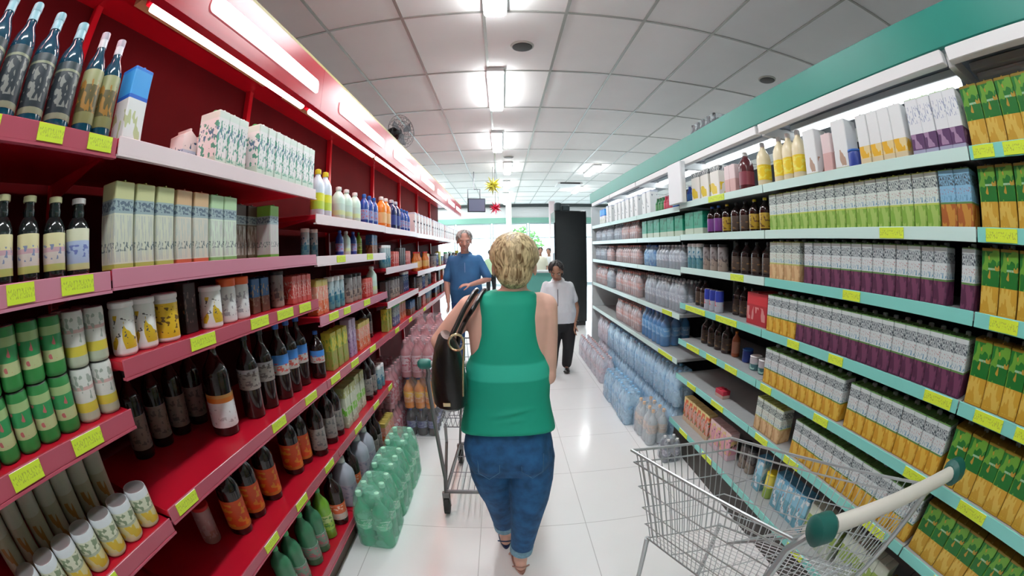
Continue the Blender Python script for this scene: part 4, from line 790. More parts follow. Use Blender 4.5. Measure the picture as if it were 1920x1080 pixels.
# ------------------------------------------------------------------ shopping carts
def cart(label, rim, zr, zb, y_in, loc, wire, frame_m, hy, hx, hz, grip_m, cap_m, wheels, gripr=.017):
    """rim: rear-left, rear-right, front-right, front-left corners of the basket rim (world x, y)"""
    t = thing('shopping_cart', loc, label, 'shopping cart')
    RL, RR, FR, FL = [Vector((*p, zr)) for p in rim]
    cen = (RL+RR+FR+FL)/4
    def low(p, k): q = cen+(p-cen)*k; return Vector((q.x, q.y, zb))
    bl, br, bfr, bfl = low(RL, .80), low(RR, .80), low(FR, .78), low(FL, .78)
    B = MB()
    B.tube([RL, RR, FR, FL], .005, 8, closed=True)
    B.tube([RL.lerp(bl, .12), RR.lerp(br, .12), FR.lerp(bfr, .12), FL.lerp(bfl, .12)], .003, 6, closed=True)
    B.tube([bl, br, bfr, bfl], .0035, 6, closed=True)
    for f in (.38, .62, .82): B.tube([RL.lerp(bl, f), RR.lerp(br, f), FR.lerp(bfr, f), FL.lerp(bfl, f)], .0022, 5, closed=True)
    for a, b, a2, b2, n_ in ((RL, FL, bl, bfl, 26), (RR, FR, br, bfr, 26), (FL, FR, bfl, bfr, 15), (RL, RR, bl, br, 17)):
        for i in range(1, n_): B.tube([a.lerp(b, i/n_), a2.lerp(b2, i/n_)], .0017, 4)
    for i in range(1, 17): B.tube([bl.lerp(br, i/17), bfl.lerp(bfr, i/17)], .0017, 4)
    for f in (.25, .5, .75): B.tube([bl.lerp(bfl, f), br.lerp(bfr, f)], .0022, 5)
    B.build('basket', wire, t)
    Hl, Hr = Vector((hx[0], hy[0], hz)), Vector((hx[1], hy[1], hz))
    ax = (Hr-Hl).normalized()
    MB().tube([Hl, Hr], gripr, 14).build('handle', grip_m, t)
    for s_, p in ((-1, Hl), (1, Hr)):
        MB().tube([p-ax*s_*.004, p+ax*s_*.01, p+ax*s_*.05, p+ax*s_*.062], [gripr*1.15, gripr*1.75, gripr*1.7, gripr*.9], 14).build('end_cap', cap_m, t)
    wz = -H+.062
    W4 = [Vector((*w, wz)) for w in wheels]          # rear-left, rear-right, front-right, front-left
    F = MB()
    for s_, hp, rp, wp, fp, fw in ((-1, Hl, RL, W4[0], FL, W4[3]), (1, Hr, RR, W4[1], FR, W4[2])):
        kx = wp+Vector((0, .0, .10))
        F.tube([hp+ax*s_*.02, hp.lerp(rp, .6)+Vector((0, 0, -.01)), rp+Vector((0, .0, -.03)), rp.lerp(kx, .55)+Vector((0, .03, 0)), kx+Vector((0, .03, .08)), kx], .0115, 8)
        m_ = rp.lerp(kx, .5)
        F.tube([(bl if s_ < 0 else br)+Vector((0, .05, -.01)), m_.lerp(fw, .35)+Vector((0, 0, .03)), kx+Vector((0, .02, .03))], .009, 8)
        F.tube([kx, fw+Vector((0, 0, .10))], .0115, 8)
        F.tube([fw+Vector((0, 0, .10)), (bfl if s_ < 0 else bfr)], .009, 8)
    F.tube([W4[0]+Vector((0, 0, .10)), W4[1]+Vector((0, 0, .10))], .009, 8); F.tube([W4[3]+Vector((0, 0, .10)), W4[2]+Vector((0, 0, .10))], .009, 8)
    F.build('frame', frame_m, t)
    T = MB(); z_ = Vector((0, 0, .115))
    for i in range(1, 14): T.tube([W4[0].lerp(W4[1], i/14)+z_, W4[3].lerp(W4[2], i/14)+z_], .002, 4)
    for f in (0, .33, .66, 1): T.tube([W4[0].lerp(W4[3], f)+z_, W4[1].lerp(W4[2], f)+z_], .003, 5)
    T.build('lower_rack', wire, t)
    s0, s1 = RL.lerp(RR, .08), RL.lerp(RR, .92); dn = (cen-(RL+RR)/2).normalized()*.2
    Q = MB(); Q.tube([s0, s0+dn-Vector((0, 0, .12)), s1+dn-Vector((0, 0, .12)), s1], .0035, 6)
    for i in range(1, 9): Q.tube([s0.lerp(s1, i/9)-Vector((0, 0, .01)), s0.lerp(s1, i/9)+dn-Vector((0, 0, .12))], .0018, 4)
    Q.build('child_seat', wire, t)
    for w in W4:
        o = MB().tube([w+Vector((-.014, 0, 0)), w+Vector((.014, 0, 0))], .058, 22).build('wheel', rubber, t)
        MB().box(w.x-.022, w.x-.017, w.y-.014, w.y+.014, w.z-.012, w.z+.095, b=.002).box(w.x+.017, w.x+.022, w.y-.014, w.y+.014, w.z-.012, w.z+.095, 0, .002).box(w.x-.022, w.x+.022, w.y-.014, w.y+.014, w.z+.06, w.z+.098, 0, .002).tube([w+Vector((-.024, 0, 0)), w+Vector((.024, 0, 0))], .006, 8).build('caster_fork', frame_m, o)
    return t
pale_wire = mat('pale_wire', (.50, .54, .55), .35, .7)
cart('empty shopping cart with off-white handle and dark green handle ends, right foreground', [(.585, .50), (1.10, .42), (.70, 1.02), (.365, 1.04)], -.585, -.90, 0, (.72, .75, -H), pale_wire, pale_wire,
     (.455, .372), (.66, 1.15), -.55, mat('off_white_grip', (.62, .60, .54), .4), mat('deep_green_cap', (.005, .09, .075), .45), [(.50, .55), (1.02, .55), (.78, 1.12), (.50, 1.12)], .022)
cart('grey metal shopping cart pushed by the woman in green', [(-.385, 1.93), (.125, 1.93), (.085, 2.75), (-.345, 2.75)], -.60, -.93, 0, (-.13, 2.3, -H), dmetal, mat('frame_grey', (.20, .20, .20), .35, .7),
     (1.875, 1.875), (-.355, .12), -.535, mat('grey_grip', (.3, .32, .32), .4), mat('green_grip_end', (.01, .16, .13), .4), [(-.365, 2.05), (.105, 2.05), (.08, 2.70), (-.34, 2.70)], .015)

# ------------------------------------------------------------------ people
def fuse(mb, name, mats, voxel, it=6, parent=None, loc=None, fac=.5):
    """melt overlapping solids into one continuous skin"""
    src = bpy.data.objects.new('tmp', mb.mesh('tmp', mats)); COL.objects.link(src)
    m = src.modifiers.new('r', 'REMESH'); m.mode = 'VOXEL'; m.voxel_size = voxel; m.use_smooth_shade = True
    s = src.modifiers.new('s', 'SMOOTH'); s.factor = fac; s.iterations = it
    dg = bpy.context.evaluated_depsgraph_get()
    me = bpy.data.meshes.new_from_object(src.evaluated_get(dg)); bpy.data.objects.remove(src)
    me.name = name; me.materials.clear(); me.materials.append(mats if not isinstance(mats, (list, tuple)) else mats[0])
    off = Vector(loc) if parent is None else wloc(parent)
    me.transform(Matrix.Translation(-off)); me.polygons.foreach_set('use_smooth', [True]*len(me.polygons)); me.update()
    o = bpy.data.objects.new(name, me); COL.objects.link(o)
    if parent: o.parent = parent
    else: o.location = off
    return o
def skin_mat(n, c): return mat(n, c, .5, noise=.05, nscale=14)
def limb(mb, pts, rad, n=14):
    mb.tube(pts, rad, n)
    for p, r in zip(pts, rad): mb.ell(p, (r*.995,)*3, n, 8)
def hand(mb, w, d, n, side, curl=.35, sc=1):
    """palm and five bent fingers; d: where the hand points, n: where the palm faces, side: which side the thumb is on"""
    d = Vector(d).normalized(); n = (Vector(n)-d*d.dot(n)).normalized(); s = d.cross(n)*side; w = Vector(w)
    R = Matrix((s, d, n)).transposed()
    mb.ell(w+d*.045*sc, (.038*sc, .052*sc, .016*sc), 14, 8, 0, R); mb.ell(w+d*.06*sc, (.040*sc, .034*sc, .014*sc), 14, 8, 0, R)
    for k, (o, L_) in enumerate(((.030, .066), (.010, .076), (-.011, .070), (-.031, .054))):
        p = w+d*(.082-.006*abs(k-1.2))*sc+s*o*sc; dd = (d+s*o*4.5).normalized(); pts = [p-dd*.02*sc, p]; a = curl*.6*(1+.12*k)
        for j, f in enumerate((.45, .32, .25)):
            q = (dd*math.cos(a)+n*math.sin(a)).normalized(); pts.append(pts[-1]+q*L_*f*sc); a += curl*(1+.1*k)
        limb(mb, pts, [.0092*sc, .0092*sc, .0085*sc, .0078*sc, .0066*sc], 8)
    p = w+d*.022*sc+s*.026*sc
    limb(mb, [p, p+(d*.6+s*.75+n*.25)*.030*sc, p+(d*1.35+s*1.15+n*.7)*.036*sc, p+(d*2.1+s*1.25+n*1.1)*.036*sc], [.013*sc, .0115*sc, .0095*sc, .008*sc], 8)
def foot(mb, a, d, sc=1, r=.036, lift=0):
    """a: ankle (above the heel); d: toe direction"""
    d = Vector(d).normalized(); s = Vector((-d.y, d.x, 0)); z0 = -H+.004+lift
    R = Matrix((s, d, Vector((0, 0, 1)))).transposed(); g = Vector((a[0], a[1], z0))
    mb.ell(g+Vector((0, 0, .036))-d*.022, (.031*sc, .038*sc, .036), 14, 8, 0, R)
    mb.ell(g+Vector((0, 0, .032))+d*.05, (.033*sc, .075*sc, .030), 14, 8, 0, R)
    mb.ell(g+Vector((0, 0, .022))+d*.125, (.042*sc, .062*sc, .021), 14, 8, 0, R)
    limb(mb, [Vector(a), g+Vector((0, 0, .05))], [r, r*.95])
def head_R(yaw, pitch, roll=0):
    """yaw 0 faces +y; positive pitch looks down"""
    return Matrix.Rotation(yaw, 3, 'Z') @ Matrix.Rotation(roll, 3, 'Y') @ Matrix.Rotation(-pitch, 3, 'X')
def add_head(mb, c, R, s=1):
    c = Vector(c)
    def E(p, r, n=18, k=12): mb.ell(c+R @ (Vector(p)*s), [q*s for q in r], n, k, 0, R)
    E((0, -.012, .022), (.073, .090, .083), 22, 14); E((0, .022, -.02), (.062, .066, .062)); E((0, .034, -.062), (.044, .048, .038)); E((0, .056, -.083), (.022, .022, .018))
    E((0, .062, .028), (.052, .020, .016))
    for q in (-1, 1):
        E((.036*q, .052, -.022), (.024, .026, .022)); E((.075*q, -.008, -.012), (.008, .018, .030), 12, 8)
    mb.tube([c+R @ (Vector(p)*s) for p in ((0, .078, .018), (0, .091, -.002), (0, .104, -.022), (0, .086, -.034))], [.008*s, .010*s, .0135*s, .009*s], 10)
    E((0, .082, -.056), (.020, .009, .006), 12, 8); E((0, .080, -.066), (.016, .009, .006), 12, 8)
def face_parts(root, c, R, s=1, brow=(.08, .05, .03), lip=(.45, .14, .12)):
    c = Vector(c)
    for q in (-1, 1):
        p = c+R @ (Vector((.030*q, .0695, .003))*s)
        e = MB().ell(p, (.0130*s, .0115*s, .0058*s), 14, 10, 0, R).build('eye', mat('eye_white', (.75, .73, .7), .2), root)
        MB().ell(p+R @ Vector((0, .0082*s, 0)), (.0056*s, .0042*s, .0052*s), 12, 8, 0, R).build('iris', mat('iris', (.06, .035, .02), .2), e)
        MB().tube([c+R @ (Vector(v)*s) for v in ((.014*q, .083, .022), (.032*q, .080, .029), (.050*q, .066, .022))], [.003*s, .0035*s, .002*s], 6).build('eyebrow', mat('brow_%.2f' % brow[0], brow, .7), root)
    MB().tube([c+R @ (Vector(v)*s) for v in ((-.021, .080, -.060), (-.008, .0905, -.058), (.008, .0905, -.058), (.021, .080, -.060))], [.002*s, .0045*s, .0045*s, .002*s], 8).build('mouth', mat('lips', lip, .4), root)
def strands(name, col_a, col_b, sc=(60, 60, 9)):
    if name in MATS: return MATS[name]
    m, nt, b = new_mat(name); b.inputs['Roughness'].default_value = .45
    tc = nt.nodes.new('ShaderNodeTexCoord'); mp = nt.nodes.new('ShaderNodeMapping'); mp.inputs['Scale'].default_value = sc; mp.inputs['Rotation'].default_value = (.3, .2, 0)
    n = nt.nodes.new('ShaderNodeTexNoise'); n.inputs['Scale'].default_value = 1; n.inputs['Detail'].default_value = 5; n.inputs['Distortion'].default_value = 1.2
    r = nt.nodes.new('ShaderNodeValToRGB'); r.color_ramp.elements[0].position = .36; r.color_ramp.elements[0].color = (*col_a, 1); r.color_ramp.elements[1].position = .62; r.color_ramp.elements[1].color = (*col_b, 1)
    nt.links.new(tc.outputs['Object'], mp.inputs[0]); nt.links.new(mp.outputs[0], n.inputs['Vector']); nt.links.new(n.outputs['Fac'], r.inputs[0]); nt.links.new(r.outputs[0], b.inputs['Base Color'])
    bp = nt.nodes.new('ShaderNodeBump'); bp.inputs['Strength'].default_value = .6; bp.inputs['Distance'].default_value = .004; nt.links.new(n.outputs['Fac'], bp.inputs['Height']); nt.links.new(bp.outputs[0], b.inputs['Normal'])
    MATS[name] = m
    return m
def locks(mb, c, R, s, n, seed, zlow=-.06, back=True, r0=.0085, spread=1.0, sweep=0):
    """hair combed from the crown down the sides and the back of the skull"""
    rr_ = random.Random(seed); c = Vector(c)
    for i in range(n):
        az = rr_.uniform(-2.5, 2.5) if back else rr_.uniform(-3.1, 3.1)        # 0 = straight back
        st = rr_.uniform(.05, .9); en = rr_.uniform(1.5, 2.02) if abs(az) < 1.9 else rr_.uniform(1.1, 1.5); tw = rr_.uniform(-.5, .5)*spread
        pts = []; rad = []
        for j in range(7):
            f = j/6; ph = st+(en-st)*f; a = az*(1-sweep*f*f)+tw*f*f
            k = 1.0+.05*math.sin(f*3.1)+rr_.uniform(0, .02)
            v = Vector((math.sin(ph)*math.sin(a)*.083*k, -.012-math.sin(ph)*math.cos(a)*.098*k, .022+math.cos(ph)*.092*k))
            pts.append(c+R @ (v*s)); rad.append(r0*s*(1.15-.85*f**2))
        mb.tube(pts, rad, 6)

# --- the woman in green, seen from behind
SK = skin_mat('fair_skin', (.78, .47, .37))
WX = .025
def woman():
    hc = Vector((.042, 1.505, -.062)); R = head_R(math.radians(-4), math.radians(6))
    b = MB()
    add_head(b, hc, R, 1.0)
    limb(b, [(.035, 1.485, -.20), (.038, 1.485, -.15), (.042, 1.495, -.10)], [.056, .047, .047])
    b.loft([(.034, 1.49, -.145, .045, .04), (.028, 1.49, -.165, .095, .052), (.025, 1.49, -.19, .140, .066), (.022, 1.492, -.24, .158, .085), (.020, 1.495, -.32, .152, .098), (.018, 1.495, -.42, .142, .105),
            (.012, 1.497, -.55, .138, .100), (.010, 1.50, -.65, .155, .108), (.008, 1.50, -.76, .170, .118), (.010, 1.50, -.86, .15, .105)], 26)
    sh_l, el_l, wr_l = Vector((-.122, 1.495, -.215)), Vector((-.246, 1.53, -.345)), Vector((-.262, 1.80, -.50))
    sh_r, el_r, wr_r = Vector((.150, 1.495, -.215)), Vector((.156, 1.475, -.475)), Vector((.085, 1.80, -.50))
    for a, e, w, q in ((sh_l, el_l, wr_l, -1), (sh_r, el_r, wr_r, 1)):
        limb(b, [a+Vector((-.02*q, 0, .01)), a, a.lerp(e, .4), a.lerp(e, .75), e, e.lerp(w, .3), e.lerp(w, .7), w], [.046, .050, .047, .041, .037, .037, .029, .023])
        hand(b, w, (0, .75, .10), (0, .2, -1), -q, .75, .95)
    # legs
    kn_r, an_r = Vector((.078, 1.475, -1.12)), Vector((.050, 1.55, -1.46))
    kn_l, an_l = Vector((-.044, 1.60, -1.11)), Vector((-.022, 1.765, -1.465))
    limb(b, [(.105, 1.50, -.80), (.100, 1.49, -.95), kn_r, kn_r.lerp(an_r, .35), an_r], [.085, .075, .055, .050, .034])
    limb(b, [(-.078, 1.51, -.80), (-.068, 1.54, -.95), kn_l, kn_l.lerp(an_l, .35), an_l], [.085, .075, .055, .050, .034])
    foot(b, an_r, (-.08, 1, 0), .95); foot(b, an_l, (-.05, 1, 0), .95)
    root = tag(fuse(b, 'person', SK, .0055, 5, loc=(.02, 1.52, -H)), 'woman with short blonde hair in green sleeveless top and rolled jeans, seen from behind', 'person')
    face_parts(root, hc, R, 1.0, (.25, .17, .08))
    h = MB(); h.ell(hc+R @ Vector((0, -.020, .026)), (.082, .092, .088), 22, 14, 0, R); h.ell(hc+R @ Vector((.0, -.045, -.02)), (.068, .060, .068), 18, 12, 0, R); h.ell(hc+R @ Vector((0, -.050, -.052)), (.052, .044, .034), 16, 10, 0, R)
    locks(h, hc, R, 1.0, 200, 4, r0=.0065, spread=.5, sweep=.55)
    ho = fuse(h, 'hair', strands('blonde_hair', (.16, .095, .035), (.74, .60, .34), (70, 70, 20)), .003, 3, root, fac=.35)
    # green top: narrow between the shoulders, loose over the hips
    g = MB()
    g.loft([(.020, 1.487, -.150, .066, .052), (.019, 1.486, -.162, .100, .068), (.018, 1.486, -.19, .109, .088), (.017, 1.488, -.24, .110, .103), (.017, 1.490, -.30, .112, .114), (.016, 1.492, -.35, .122, .119),
            (.013, 1.494, -.39, .139, .122), (.011, 1.495, -.43, .157, .122), (.010, 1.496, -.50, .160, .120), (.008, 1.497, -.56, .160, .119), (.006, 1.498, -.61, .170, .125, -.008), (.006, 1.50, -.66, .181, .136, -.018), (.006, 1.50, -.690, .186, .142, -.03), (.006, 1.50, -.705, .184, .140, -.034)], 40, e=2.6)
    for k, (z_, w_) in enumerate(((-.585, .006), (-.625, .007), (-.655, .005))):
        g.tube([(.006+.17*math.sin(a), 1.498-.128*math.cos(a), z_+.012*math.sin(3*a+k)) for a in [(-1.3+2.6*i/14) for i in range(15)]], [w_*.3]+[w_]*13+[w_*.3], 8)
    gm, nt, bs = new_mat('green_top_cloth'); bs.inputs['Roughness'].default_value = .75
    geo = nt.nodes.new('ShaderNodeTexCoord'); sp = nt.nodes.new('ShaderNodeSeparateXYZ'); nt.links.new(geo.outputs['Object'], sp.inputs[0])
    r = nt.nodes.new('ShaderNodeValToRGB'); mr = nt.nodes.new('ShaderNodeMapRange'); mr.inputs[1].default_value = .8; mr.inputs[2].default_value = 1.45; nt.links.new(sp.outputs[2], mr.inputs[0]); nt.links.new(mr.outputs[0], r.inputs[0])
    def ps(z): return (z+H-.8)/.65
    e = r.color_ramp.elements; A, Bc = (.004, .36, .235, 1), (.03, .54, .38, 1)
    e[0].position = ps(-.468); e[0].color = A; e[1].position = ps(-.460); e[1].color = Bc
    q = e.new(ps(-.405)); q.color = Bc; q = e.new(ps(-.395)); q.color = A
    nt.links.new(r.outputs[0], bs.inputs['Base Color'])
    nz = nt.nodes.new('ShaderNodeTexNoise'); nz.inputs['Scale'].default_value = 9; nt.links.new(geo.outputs['Object'], nz.inputs['Vector']); bp = nt.nodes.new('ShaderNodeBump'); bp.inputs['Strength'].default_value = .35; bp.inputs['Distance'].default_value = .02; nt.links.new(nz.outputs['Fac'], bp.inputs['Height']); nt.links.new(bp.outputs[0], bs.inputs['Normal'])
    fuse(g, 'sleeveless_top', gm, .006, 4, root)
    j = MB()
    j.loft([(.008, 1.50, -.63, .150, .108), (.006, 1.50, -.70, .166, .125), (.006, 1.498, -.77, .180, .138), (.010, 1.50, -.83, .178, .128), (.014, 1.50, -.88, .165, .105)], 30)
    j.ell((.090, 1.43, -.80), (.078, .070, .085)); j.ell((-.066, 1.43, -.79), (.078, .070, .085))
    limb(j, [(.100, 1.49, -.82), (.096, 1.485, -.93), (.088, 1.478, -1.03), kn_r, kn_r.lerp(an_r, .3), kn_r.lerp(an_r, .78)], [.094, .092, .084, .071, .063, .053], 18)
    limb(j, [(-.072, 1.51, -.82), (-.066, 1.53, -.93), (-.054, 1.565, -1.03), kn_l, kn_l.lerp(an_l, .3), kn_l.lerp(an_l, .76)], [.094, .090, .082, .070, .061, .051], 18)
    dn = mat('denim', (.014, .095, .24), .8, noise=.35, nscale=22, bump=.35, bscale=60)
    jo = fuse(j, 'jeans', dn, .006, 4, root)
    for kn, an, r_ in ((kn_r, an_r, .056), (kn_l, an_l, .054)):
        d = (an-kn).normalized(); p = kn.lerp(an, .80)
        MB().tube([p-d*.028, p-d*.026, p+d*.024, p+d*.026, p+d*.02], [r_-.006, r_, r_*.97, r_*.97-.005, r_*.7], 24).build('rolled_cuff', mat('pale_denim', (.20, .38, .50), .8, noise=.2, nscale=60), jo)
    for q in (-1, 1):
        cx = .012+.082*q; f = .088
        MB().tube([(cx-.042, 1.373+.012*abs(q), -.755), (cx-.040, 1.364, -.83), (cx, 1.355, -.855), (cx+.040, 1.364, -.83), (cx+.042, 1.373, -.755)], .0018, 5).build('pocket_stitching', mat('stitch', (.05, .15, .28), .8), jo)
    for an, d, m_ in ((an_r, (-.08, 1, 0), mat('tan_sole', (.45, .25, .2), .6)), (an_l, (-.05, 1, 0), mat('navy_sole', (.01, .03, .10), .5))):
        d = Vector(d).normalized(); s_ = Vector((-d.y, d.x, 0)); g0 = Vector((an.x, an.y, -H))
        out = []
        for k in range(20):
            a = 2*math.pi*k/20; w_ = .036+.008*math.cos(a)
            pt_ = g0+d*(.052+.118*math.cos(a))+s_*w_*math.sin(a); out.append((pt_.x, pt_.y))
        so = MB().poly(out, 2, -H+.0005, -H+.014).build('sandal', m_, root)
        MB().tube([g0+d*.10+s_*u_*.046+Vector((0, 0, .010+.048*(1-u_*u_))) for u_ in (-1, -.6, -.2, .2, .6, 1)], .006, 8).build('toe_strap', m_, so)
        MB().tube([g0-d*.02+s_*u_*.04+Vector((0, 0, .03+.03*(1-u_*u_)))-d*.045*(1-u_*u_) for u_ in (-1, -.5, 0, .5, 1)], .004, 8).build('ankle_strap', m_, so)
    return root
woman()
# her handbag
bx = thing('handbag', (-.20, 1.385, -.535), 'black leather handbag with gold ring hanging from the woman\'s left shoulder', 'handbag')
lea = mat('black_leather', (.008, .007, .007), .28, bump=.5, bscale=45)
B = MB(); B.loft([(0, 0, -.535, .042, .080), (0, 0, -.522, .058, .098), (0, 0, -.47, .062, .105), (0, 0, -.40, .056, .100), (0, 0, -.335, .044, .092), (0, 0, -.295, .028, .085), (0, 0, -.285, .018, .08)], 30)
Rb = Matrix.Rotation(math.radians(14), 3, 'Z'); B.v = [tuple(Vector((-.196, 1.362, 0))+Rb @ Vector(v)) for v in B.v]
B.build('bag_body', lea, bx)
for k, (y_, xo, o) in enumerate(((1.36, -.028, 0), (1.44, -.002, .022))):
    pts = [(-.188+o, y_-.02, -.335), (-.178+o, y_-.015, -.290), (-.158+o, y_, -.250), (-.128+xo*.3+o, 1.400, -.205), (-.100+xo*.3+o, 1.455, -.160), (-.088+xo*.3+o, 1.50, -.148), (-.100+xo*.3+o, 1.545, -.165), (-.150+o, 1.560, -.225), (-.215+o, 1.50, -.285), (-.225+o, 1.48, -.325)]
    P3 = [Vector(p) for p in pts]; sm = []
    for i in range(len(P3)-1):
        a, b_, c_, d_ = P3[max(i-1, 0)], P3[i], P3[i+1], P3[min(i+2, len(P3)-1)]
        for u in (0, .25, .5, .75):
            sm.append(.5*((2*b_)+(-a+c_)*u+(2*a-5*b_+4*c_-d_)*u*u+(-a+3*b_-3*c_+d_)*u**3))
    MB().tube(sm+[P3[-1]], .0085, 10).build('strap', lea, bx)
gold = mat('pale_gold', (.62, .50, .30), .25, .8)
MB().tube([(-.152+.024*math.cos(a), 1.262+.004*math.sin(a*2), -.290+.026*math.sin(a)) for a in [2*math.pi*k/24 for k in range(24)]], .004, 8, closed=True).build('ring', gold, bx)
MB().tube([(-.150, 1.262, -.262), (-.135, 1.265, -.268), (-.128, 1.266, -.30), (-.134, 1.262, -.38), (-.138, 1.258, -.47)], .0032, 8).build('chain', gold, bx)
MB().box(-.205, -.180, 1.252, 1.2555, -.505, -.492, b=.001).build('badge', gold, bx)

def figure(label, J, o, vox=.008, face=True, sc=1.0):
    """a clothed person; J: joints in place"""
    b = MB(); V = {k: Vector(v) for k, v in J.items() if isinstance(v, (tuple, Vector)) and len(v) == 3}
    R = head_R(*J['look']); hc = V['head']
    hs = sc*J.get('hs', 1); add_head(b, hc, R, hs)
    nb = (V['sl']+V['sr'])/2; nk = nb+Vector((0, 0, .045)); limb(b, [nb, nk, hc+R @ Vector((0, -.015, -.04))], [.058*sc, .052*sc, .048*sc])
    hip = (V['hl']+V['hr'])/2; hw = J.get('hw', .16)*sc; sw = (V['sl']-V['sr']).length/2
    def sec(mb, grow, lo, hi):
        L_ = []
        for f, a, d in ((0, hw*1.0, .105), (.12, hw*1.04, .115), (.3, hw*.98+J.get('belly', 0)*.5, .105+J.get('belly', 0)), (.5, hw*.98, .108+J.get('belly', 0)*.7), (.72, sw*1.06, .108), (.88, sw*1.10, .088), (.96, sw*.92, .068), (1.0, sw*.45, .05)):
            if lo <= f <= hi: c = hip.lerp(nb+Vector((0, 0, .03)), f); L_.append((c.x, c.y, c.z, a+grow, d*sc+grow))
        mb.loft(L_, 26)
    sec(b, 0, 0, 1)
    for q in 'lr':
        s_, e_, w_ = V['s'+q], V['e'+q], V['w'+q]
        s_ = s_+(nb-s_)*.15-Vector((0, 0, .028)); limb(b, [s_, s_.lerp(e_, .5), e_, e_.lerp(w_, .3), w_], [.042*sc, .045*sc, .037*sc, .037*sc, .025*sc], 12)
        d = (w_-e_).normalized(); hand(b, w_, J.get('hd'+q, d), J.get('hn'+q, (1 if q == 'l' else -1, 0, 0)), 1, .35, sc)
        h_, k_, a_ = V['h'+q], V['k'+q], V['a'+q]
        limb(b, [h_, h_.lerp(k_, .5), k_, k_.lerp(a_, .35), a_], [.085*sc, .07*sc, .053*sc, .05*sc, .036*sc], 12)
        foot(b, a_, J['toe'], sc)
    root = tag(fuse(b, 'person', o['skin'], vox*.8, 4, loc=(hip.x, hip.y, -H)), label, 'person', o.get('group'))
    if face: face_parts(root, hc, R, hs, o.get('brow', (.05, .03, .02)))
    h = MB()
    sc0 = sc; sc = hs
    h.ell(hc+R @ (Vector((0, -.024, .030))*sc), (.080*sc, .088*sc, .084*sc), 20, 12, 0, R); h.ell(hc+R @ (Vector((0, -.045, -.01))*sc), (.070*sc, .058*sc, .065*sc), 16, 10, 0, R)
    if o.get('bun'): h.ell(hc+R @ (Vector((.0, -.13, -.03))*sc), (.04*sc,)*3, 14, 10, 0, R); h.ell(hc+R @ (Vector((-.05, -.05, -.06))*sc), (.04*sc, .04*sc, .05*sc), 14, 10, 0, R)
    locks(h, hc, R, sc, 50, 9, r0=.008)
    fuse(h, 'hair', o['hair'], vox*.6, 2, root, fac=.3); sc = sc0; lw = sc*J.get('lw', 1)
    s = MB(); sec(s, .012, o.get('hem', .12), 1.0)
    nk2 = nb+Vector((0, 0, .02)); limb(s, [nb+Vector((0,0,-.01)), nk2], [.075*sc, .062*sc], 14)
    for q in 'lr':
        s_, e_, w_ = V['s'+q], V['e'+q], V['w'+q]; f = o.get('sleeve', .75); s_ = s_+(nb-s_)*.13-Vector((0, 0, .022)); limb(s, [s_, s_.lerp(e_, f*.5), s_.lerp(e_, f)], [.054*sc, .055*sc, .058*sc], 14)
    sh = fuse(s, 'shirt', o['shirt'], vox, 4, root)
    if o.get('collar'):
        up = Vector((0, 0, 1)); fw = Vector((J['toe'][0], J['toe'][1], 0)).normalized(); sd = Vector((fw.y, -fw.x, 0))
        MB().tube([nk2+sd*(.074*sc*math.sin(a))+fw*(.070*sc*math.cos(a))+up*(.012-.03*math.cos(a)) for a in [(.35+5.58*i/16) for i in range(17)]], .019*sc, 8).build('collar', o['collar'], sh)
        MB().tube([nb+fw*(.118*sc)-up*z_ for z_ in (.06, .16, .26)], .004, 6).build('button_placket', o['placket'], sh)
    p = MB()
    p.loft([(hip.x, hip.y, hip.z+.09, hw+.006, .108*sc), (hip.x, hip.y, hip.z, hw+.016, .125*sc), (hip.x, hip.y, hip.z-.09, hw+.010, .112*sc)], 22)
    for q in 'lr':
        h_, k_, a_ = V['h'+q], V['k'+q], V['a'+q]; limb(p, [h_, h_.lerp(k_, .5), k_, k_.lerp(a_, .5), a_+Vector((0, 0, .02))], [.098*lw, .084*lw, .068*lw, .064*lw, .060*lw], 14)
    fuse(p, 'trousers', o['trousers'], vox, 4, root)
    d = Vector(J['toe']).normalized(); s2 = Vector((-d.y, d.x, 0))
    for q in 'lr':
        g0 = Vector((V['a'+q].x, V['a'+q].y, -H)); m = MB(); RR = Matrix((s2, d, Vector((0, 0, 1)))).transposed()
        m.ell(g0+Vector((0, 0, .034))-d*.02, (.040*sc, .050*sc, .0325), 14, 8, 0, RR); m.ell(g0+Vector((0, 0, .031))+d*.06, (.042*sc, .095*sc, .030), 14, 8, 0, RR); m.ell(g0+Vector((0, 0, .026))+d*.13, (.047*sc, .070*sc, .0255), 14, 8, 0, RR)
        fuse(m, 'shoe', o['shoe'], .006, 3, root)
    return root
white_shirt = mat('white_shirt', (.78, .80, .84), .8, bump=.3, bscale=25)
cl = figure('woman clerk in white short-sleeved shirt and black trousers looking down, black hair tied back', dict(head=(.625, 4.83, -.272), look=(math.radians(172), math.radians(32), 0), sl=(.825, 4.93, -.435), sr=(.495, 4.93, -.425),
    el=(.895, 4.95, -.735), wl=(.865, 4.90, -.93), er=(.435, 4.90, -.73), wr=(.50, 4.74, -.90), hl=(.80, 4.97, -.93), hr=(.64, 4.97, -.93), kl=(.79, 4.93, -1.22), kr=(.60, 4.90, -1.22), al=(.785, 5.02, -1.48), ar=(.575, 4.86, -1.48),
    toe=(-.15, -1, 0), hw=.182, belly=.03, hs=1.12, lw=1.15), dict(skin=skin_mat('tan_skin', (.38, .19, .12)), hair=strands('black_hair', (.006, .005, .005), (.03, .022, .02)), shirt=white_shirt, trousers=mat('black_trousers', (.008, .008, .01), .8), shoe=mat('black_shoe', (.015, .012, .012), .35), bun=True, sleeve=.62, collar=white_shirt, placket=mat('lanyard', (.05, .05, .08), .5), hem=.0), .008, True, .92)
